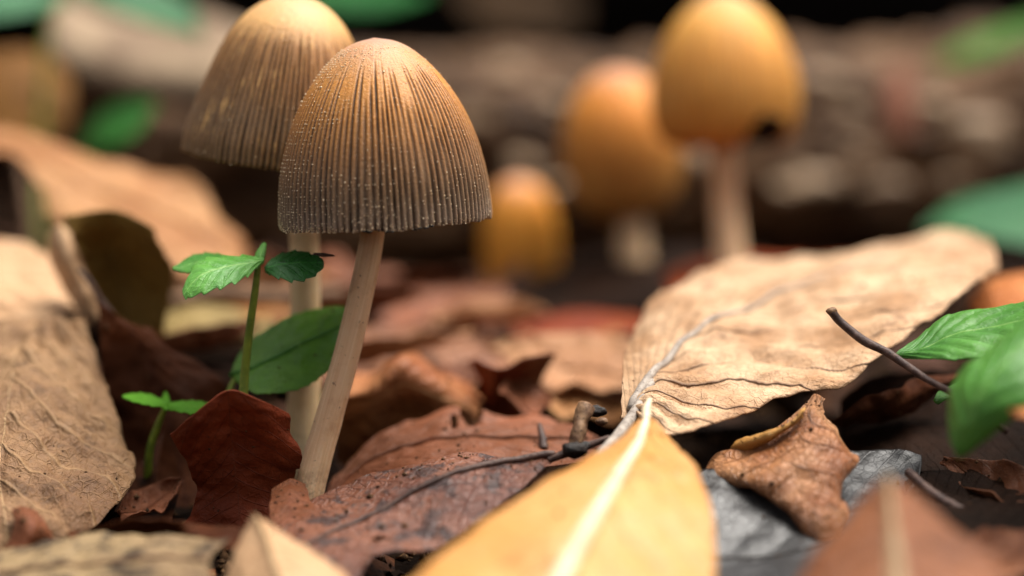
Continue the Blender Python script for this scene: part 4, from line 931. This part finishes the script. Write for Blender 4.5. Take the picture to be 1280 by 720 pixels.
def sprout():
    base = P(184, 610, 35.8)
    r = empty('green_seedling', base, 'tiny bright green sprout with narrow leaves beside the upright rust leaf', 'seedling')
    tube('stalk', [P(206, 510, 35.4), P(196, 535, 35.5), P(187, 565, 35.6), P(184, 610, 35.8)], [.035, .045, .05, .055], M_greenstem, r, base, seg=10, n=30)
    k = dict(nu=50, nv=24, nveins=6, slant=2, quilt=.01, crump=.03, cfreq=2, thick=.01, crink=.006, parent=r, origin=base, part_name='leaflet', teeth=(5, .2))
    mg = leaf_mat('bright_green_leaflet', '5aa024', '6eb42e', '3c7a20', '84c040', VeinAmt=.3, MidWidth=.06, SpotAmt=.1, Trans=.35, Seed=22, **grn)
    leaf('x', 'x', [[(210, 505, 35.4), (210, 508, 35.4), (210, 512, 35.4)], [(190, 492, 35.7), (188, 500, 35.4), (188, 508, 35.2)], [(170, 490, 35.7), (168, 497, 35.5), (168, 503, 35.3)], [(153, 494, 35.6), (153, 496, 35.5), (154, 498, 35.5)]], mg, seed=61, **k)
    leaf('x', 'x', [[(208, 505, 35.4), (208, 508, 35.4), (208, 513, 35.4)], [(226, 500, 35.6), (228, 508, 35.3), (228, 517, 35.1)], [(246, 500, 35.6), (248, 509, 35.3), (246, 519, 35.1)], [(264, 505, 35.5), (264, 508, 35.4), (263, 512, 35.3)]], mg, seed=62, **k)
    leaf('x', 'x', [[(204, 512, 35.3), (207, 513, 35.3), (210, 512, 35.3)], [(200, 502, 35.6), (207, 503, 35.5), (214, 502, 35.6)], [(205, 490, 35.8), (207, 489, 35.8), (209, 490, 35.8)]], mg, seed=63, **dict(k, teeth=None))
sprout()
r_ = leaf('green_leaf', 'broad oval green leaf held behind the slender mushroom stem', [
    [(288, 468, 35.85), (290, 470, 35.85), (294, 476, 35.75)], [(308, 432, 36.25), (320, 462, 35.65), (325, 496, 35.25)], [(352, 402, 36.25), (360, 440, 35.65), (372, 490, 35.25)],
    [(392, 388, 36.25), (400, 424, 35.75), (408, 470, 35.35)], [(424, 384, 36.15), (432, 408, 35.75), (434, 446, 35.45)], [(450, 390, 35.85), (452, 400, 35.75), (452, 410, 35.65)]],
    M_greenbig, midrib=(.025, .012), mid_mat=M_greenright, petiole=([(294, 472, 35.8), (284, 500, 35.75), (279, 560, 35.7), (278, 620, 35.7)], [.03, .035, .04, .045]), pet_mat=M_greenstem,
    nu=70, nv=50, nveins=6, slant=2.4, quilt=.02, crump=.05, teeth=(14, .04), thick=.012, seed=70)
def right_plant():
    base = P(1370, 620, 33.2)
    r = empty('green_plant', base, 'leafy green plant reaching in from the side with two broad leaves', 'plant')
    tube('stalk', [P(1330, 370, 33.4), P(1345, 440, 33.2), P(1360, 530, 33.2), P(1370, 620, 33.2)], [.06, .08, .1, .11], M_greenstem, r, base, seg=12, n=40)
    k = dict(nu=80, nv=60, nveins=7, slant=2.4, quilt=.03, crump=.06, cfreq=1.2, thick=.012, crink=.015, parent=r, origin=base, part_name='leaf_blade')
    leaf('x', 'x', [[(1116, 444, 34.2), (1117, 446, 34.2), (1118, 448, 34.2)], [(1145, 422, 34.5), (1150, 436, 34.1), (1155, 450, 33.9)], [(1182, 394, 34.6), (1190, 420, 34.1), (1200, 453, 33.6)],
                    [(1232, 384, 34.5), (1240, 408, 34.0), (1250, 444, 33.5)], [(1290, 374, 34.2), (1295, 395, 33.8), (1298, 425, 33.4)], [(1330, 365, 33.8), (1332, 370, 33.6), (1334, 378, 33.5)]], M_greenright, teeth=(7, .06), seed=71, **k)
    leaf('x', 'x', [[(1196, 570, 31.6), (1199, 573, 31.6), (1205, 570, 31.6)], [(1184, 530, 31.8), (1212, 530, 31.4), (1240, 546, 31.4)], [(1192, 478, 32.0), (1230, 485, 31.4), (1278, 515, 31.2)],
                    [(1232, 438, 32.2), (1265, 445, 31.6), (1305, 480, 31.3)], [(1282, 400, 32.4), (1300, 412, 32.0), (1320, 440, 31.8)], [(1330, 385, 32.8), (1334, 390, 32.7), (1338, 396, 32.7)]], M_greenright, teeth=(8, .04), seed=72, **k)
    leaf('x', 'x', [[(1166, 500, 34.4), (1168, 503, 34.4), (1172, 505, 34.4)], [(1176, 488, 34.6), (1182, 496, 34.4), (1188, 500, 34.3)], [(1202, 476, 34.6), (1206, 484, 34.5), (1210, 490, 34.4)]], M_greenright, seed=73, **dict(k, nu=24, nv=16))
    for q, (bx, by, bd, L, wd) in enumerate([(1345, 330, 33.6, 150, 62), (1340, 300, 35.0, 120, 70), (1400, 380, 34.6, 130, 60), (1400, 300, 32.6, 170, 64)]):  # extra leaves outside the view, added to shade the hollow
        leaf('x', 'x', [[(bx, by, bd), (bx + 2, by, bd), (bx + 4, by, bd)], [(bx + L * .3, by - wd * .1, bd + 1.3), (bx + L * .3, by - 20, bd), (bx + L * .3, by + wd * .1, bd - 1.3)],
                        [(bx + L * .7, by + 5, bd + 1.2), (bx + L * .7, by - 10, bd), (bx + L * .7, by + 15, bd - 1.2)], [(bx + L, by + 20, bd), (bx + L, by + 22, bd), (bx + L, by + 24, bd)]], M_greenright, seed=90 + q, **dict(k, nu=30, nv=30))
    leaf('x', 'x', [[(1262, 514, 30.9), (1262, 516, 31.0), (1262, 518, 31.0)], [(1282, 508, 31.1), (1284, 516, 31.0), (1284, 522, 30.9)], [(1310, 510, 31.2), (1312, 516, 31.1), (1312, 522, 31.0)]], M_orange, seed=74, **dict(k, nu=24, nv=16))
right_plant()
def far_green(label, rows, pts, mat, seed, name='green_leaf'):
    leaf(name, label, rows, mat, petiole=(pts, [.04, .05, .06, .06]), pet_mat=M_greenstem, nu=40, nv=36, crump=.08, thick=.015, seed=seed)
far_green('blue green leaf resting behind the far end of the large tan leaf', [
    [(1148, 288, 46), (1150, 290, 46), (1153, 292, 46)], [(1190, 258, 46.8), (1195, 274, 46), (1200, 292, 45.2)], [(1240, 242, 47), (1248, 270, 46), (1255, 306, 45)], [(1310, 228, 47), (1320, 265, 46), (1325, 312, 45)], [(1390, 240, 46.6), (1392, 250, 46.2), (1392, 260, 46)]],
    [(1390, 250, 46.2), (1400, 290, 46), (1405, 340, 45.8), (1408, 400, 45.6)], M_greenfar, 81)
far_green('jade green leaf in front of the pale bark slab', [
    [(85, -25, 47), (88, -22, 47), (92, -20, 47)], [(140, -35, 47.6), (140, -10, 47), (135, 10, 46.4)], [(195, -20, 47.6), (195, 12, 47), (190, 30, 46.4)], [(240, 10, 47.4), (238, 28, 47), (230, 40, 46.6)], [(252, 42, 47.2), (250, 46, 47), (246, 48, 46.9)]],
    [(88, -22, 47), (60, 40, 47), (50, 200, 46.6), (48, 330, 46)], M_greenfar, 82)
far_green('pale green leaf touching the upper corner', [
    [(-60, -10, 50), (-60, 5, 49.6), (-60, 22, 49.2)], [(0, -15, 50), (0, 2, 49.5), (0, 20, 49)], [(50, -15, 50), (50, 0, 49.6), (48, 12, 49.2)], [(90, -10, 49.8), (92, -5, 49.6), (90, 0, 49.5)]],
    [(-58, 5, 49.6), (-70, 60, 49.4), (-74, 180, 49), (-76, 340, 48.6)], leaf_mat('pale_green_leaf', '6a9c74', '5a8c66', '40704c', Trans=.25, SpotAmt=.05, Seed=23, **grn), 83)
far_green('small deep green leaf in shade above the orange brown leaf', [
    [(98, 188, 46.6), (100, 190, 46.6), (104, 190, 46.5)], [(120, 148, 47), (130, 165, 46.4), (140, 182, 46)], [(155, 126, 47), (165, 148, 46.4), (172, 168, 46)], [(192, 122, 46.8), (194, 128, 46.6), (195, 134, 46.5)]],
    [(100, 189, 46.6), (92, 215, 46.2), (90, 260, 45.8), (90, 330, 45.4)], leaf_mat('deep_green_leaf', '2c6a22', '36762a', '1c461a', Trans=.2, SpotAmt=.1, Seed=24, **grn), 84)
far_green('thin dark green leaf above the striped cap', [
    [(380, -30, 60), (382, -20, 59.6), (384, -8, 59)], [(430, -28, 60), (432, -12, 59.5), (434, 6, 59)], [(480, -26, 60), (482, -12, 59.5), (484, 4, 59)], [(530, -22, 60), (532, -16, 59.6), (532, -10, 59.2)]],
    [(382, -20, 59.6), (360, 60, 59.6), (350, 150, 59.6), (348, 330, 59.6)], leaf_mat('shade_green_leaf', '1e6a2c', '287a34', '1a4a20', Trans=.2, SpotAmt=.1, Seed=25, **grn), 85)
far_green('grassy green leaf lying along the top of the rotten log', [
    [(1165, 82, 52.2), (1168, 78, 52.2), (1172, 74, 52.4)], [(1205, 80, 51.8), (1210, 62, 52.0), (1212, 48, 52.4)], [(1250, 66, 51.8), (1255, 46, 52.0), (1258, 32, 52.4)], [(1300, 45, 51.8), (1302, 32, 52), (1304, 20, 52.2)], [(1345, 22, 52), (1346, 20, 52), (1347, 17, 52)]],
    [(1345, 20, 52), (1365, 60, 52), (1375, 150, 51.6), (1380, 300, 51)], leaf_mat('grass_green_leaf', '4c7c2c', '5a8a34', '34541c', Trans=.25, SpotAmt=.2, Seed=26, **grn), 86)

# ------------------------------------------------------------------ twigs and crumbs
def knotted_twig():
    base = P(718, 566, 33.7)
    r = empty('knotted_twig', base, 'short knobbly twig with black knot by the stalk of the mottled leaf', 'twig')
    tube('shaft', [P(718, 562, 33.72), P(722, 545, 33.75), P(727, 525, 33.85), P(733, 508, 33.95)], [.08, .085, .09, .10], M_twig, r, base, seg=14, n=40, rough=.28, seed=3, rfreq=9)
    V, F = lump(P(744, 514, 34.15), .11, 17, squash=(1.3, .8, .6)); mesh_obj('bark_scrap', V, F, M_knot, r, base)
    V, F = lump(P(752, 527, 34.3), .07, 18); mesh_obj('bark_scrap', V, F, M_twig, r, base)
    V, F = lump(P(719, 562, 33.62), .14, 15, squash=(1.0, .8, .7)); mesh_obj('knot', V, F, M_knot, r, base)
    V, F = lump(P(731, 557, 33.66), .07, 16); mesh_obj('knot', V, F, M_knot, r, base)
knotted_twig()
t_ = empty('bent_twig', P(1195, 492, 33.6), 'thin bent dark twig crossing the front edge of the large tan leaf', 'twig')
tube('shaft', [P(1040, 390, 34.3), P(1052, 404, 34.3), P(1080, 426, 34.2), P(1108, 440, 34.1), P(1130, 455, 34.0), P(1160, 475, 33.8), P(1200, 497, 33.6), P(1260, 540, 33.5)], [.05, .05, .052, .05, .048, .042, .04, .04], M_twig_dark, t_, t_.location, seg=12, n=60, rough=.12, seed=6, rfreq=6)
V, F = lump(P(1040, 389, 34.3), .065, 19); mesh_obj('broken_end', V, F, M_twig, t_, t_.location)
t_ = empty('dark_stub', P(682, 560, 35.4), 'short blackish twig stub sticking from the reddish leaf', 'twig')
tube('shaft', [P(680, 562, 35.3), P(678, 548, 35.4), P(674, 530, 35.6)], [.055, .05, .025], M_twig_dark, t_, t_.location, seg=10, n=20, rough=.25, rfreq=8)
t_ = empty('fallen_twig', P(1180, 640, 33.4), 'long dark twig lying in the black hollow under the green leaves', 'twig')
tube('shaft', [P(1135, 590, 33.6), P(1170, 620, 33.2), P(1220, 645, 32.9), P(1300, 660, 32.8)], [.05, .06, .06, .06], M_twig_dark, t_, t_.location, seg=10, n=40, rough=.2, rfreq=5)
t_ = empty('fallen_twig', P(300, 360, 41.5), 'pale twig lying behind the green sprig', 'twig')
tube('shaft', [P(215, 378, 41.0), P(270, 366, 41.2), P(340, 372, 41.2), P(430, 366, 41.4)], [.12, .13, .12, .1], M_twig, t_, t_.location, seg=10, n=40, rough=.2, rfreq=3)
def crumb(label, x, y, d, r, mat, seed, sq=(1.3, .9, .45)):
    V, F = lump(np.zeros(3), r, seed, squash=sq, n=10, m=14, amp=.6)
    p = P(x, y, d); o = mesh_obj('crumb', V, F, mat, None, p); tag(o, label, 'crumb', 'crumbs on the mottled leaf')
crumb('white crumb near the upper edge of the mottled leaf', 493, 589, 33.85, .07, M_crumb_y, 1)
crumb('green leaf scrap on the mottled leaf', 488, 612, 33.4, .15, M_crumb_g, 2, (1.6, .5, .3))
crumb('largest yellow lichen crumb toward the tip of the mottled leaf', 405, 632, 33.35, .075, M_crumb_y, 3)
crumb('yellow lichen crumb next to the largest one', 388, 642, 33.2, .06, M_crumb_y, 4)
crumb('tiny yellow lichen crumb above the largest one', 420, 622, 33.5, .045, M_crumb_y, 5)
crumb('outermost yellow lichen crumb beside the buff leaf tip', 366, 656, 33.0, .05, M_crumb_y, 6)

# ------------------------------------------------------------------ soil grains and specks dusted over the leaves
def build_debris():
    rng = np.random.default_rng(3); V, F, nb = [], [], 0
    O = np.array([[1, 0, 0], [-1, 0, 0], [0, 1, 0], [0, -1, 0], [0, 0, 1], [0, 0, -1]], float)
    OF = np.array([[0, 2, 4], [2, 1, 4], [1, 3, 4], [3, 0, 4], [2, 0, 5], [1, 2, 5], [3, 1, 5], [0, 3, 5]])
    for S, count in SURF:
        n, m = S.shape[:2]
        for _ in range(count):
            i, j = rng.integers(2, n - 2), rng.integers(2, m - 2)
            r = rng.uniform(.006, .02) * (2.2 if rng.random() < .08 else 1)
            V.append(S[i, j] + np.array([0, 0, r * .3]) + O * r * rng.uniform(.5, 1.4, (1, 3))); F.append(OF + nb); nb += 6
    for _ in range(5000):
        y = rng.uniform(28, 46); x = rng.uniform(-.2, .2) * y; r = rng.uniform(.02, .10)
        V.append(np.array([x, y, float(G(x, y)) + rng.uniform(0, .12)]) + O * r * rng.uniform(.5, 1.4, (1, 3))); F.append(OF + nb); nb += 6
    o = mesh_obj('soil_debris', np.concatenate(V), np.concatenate(F), simple_mat('soil_grains', '241710', '5a402a', scale=6, rough=.8, bump=.01, gloss=.1, C='8a6a48'))
    tag(o, 'scattered soil grains and specks between and on the leaves', 'soil debris', kind='stuff')
build_debris()
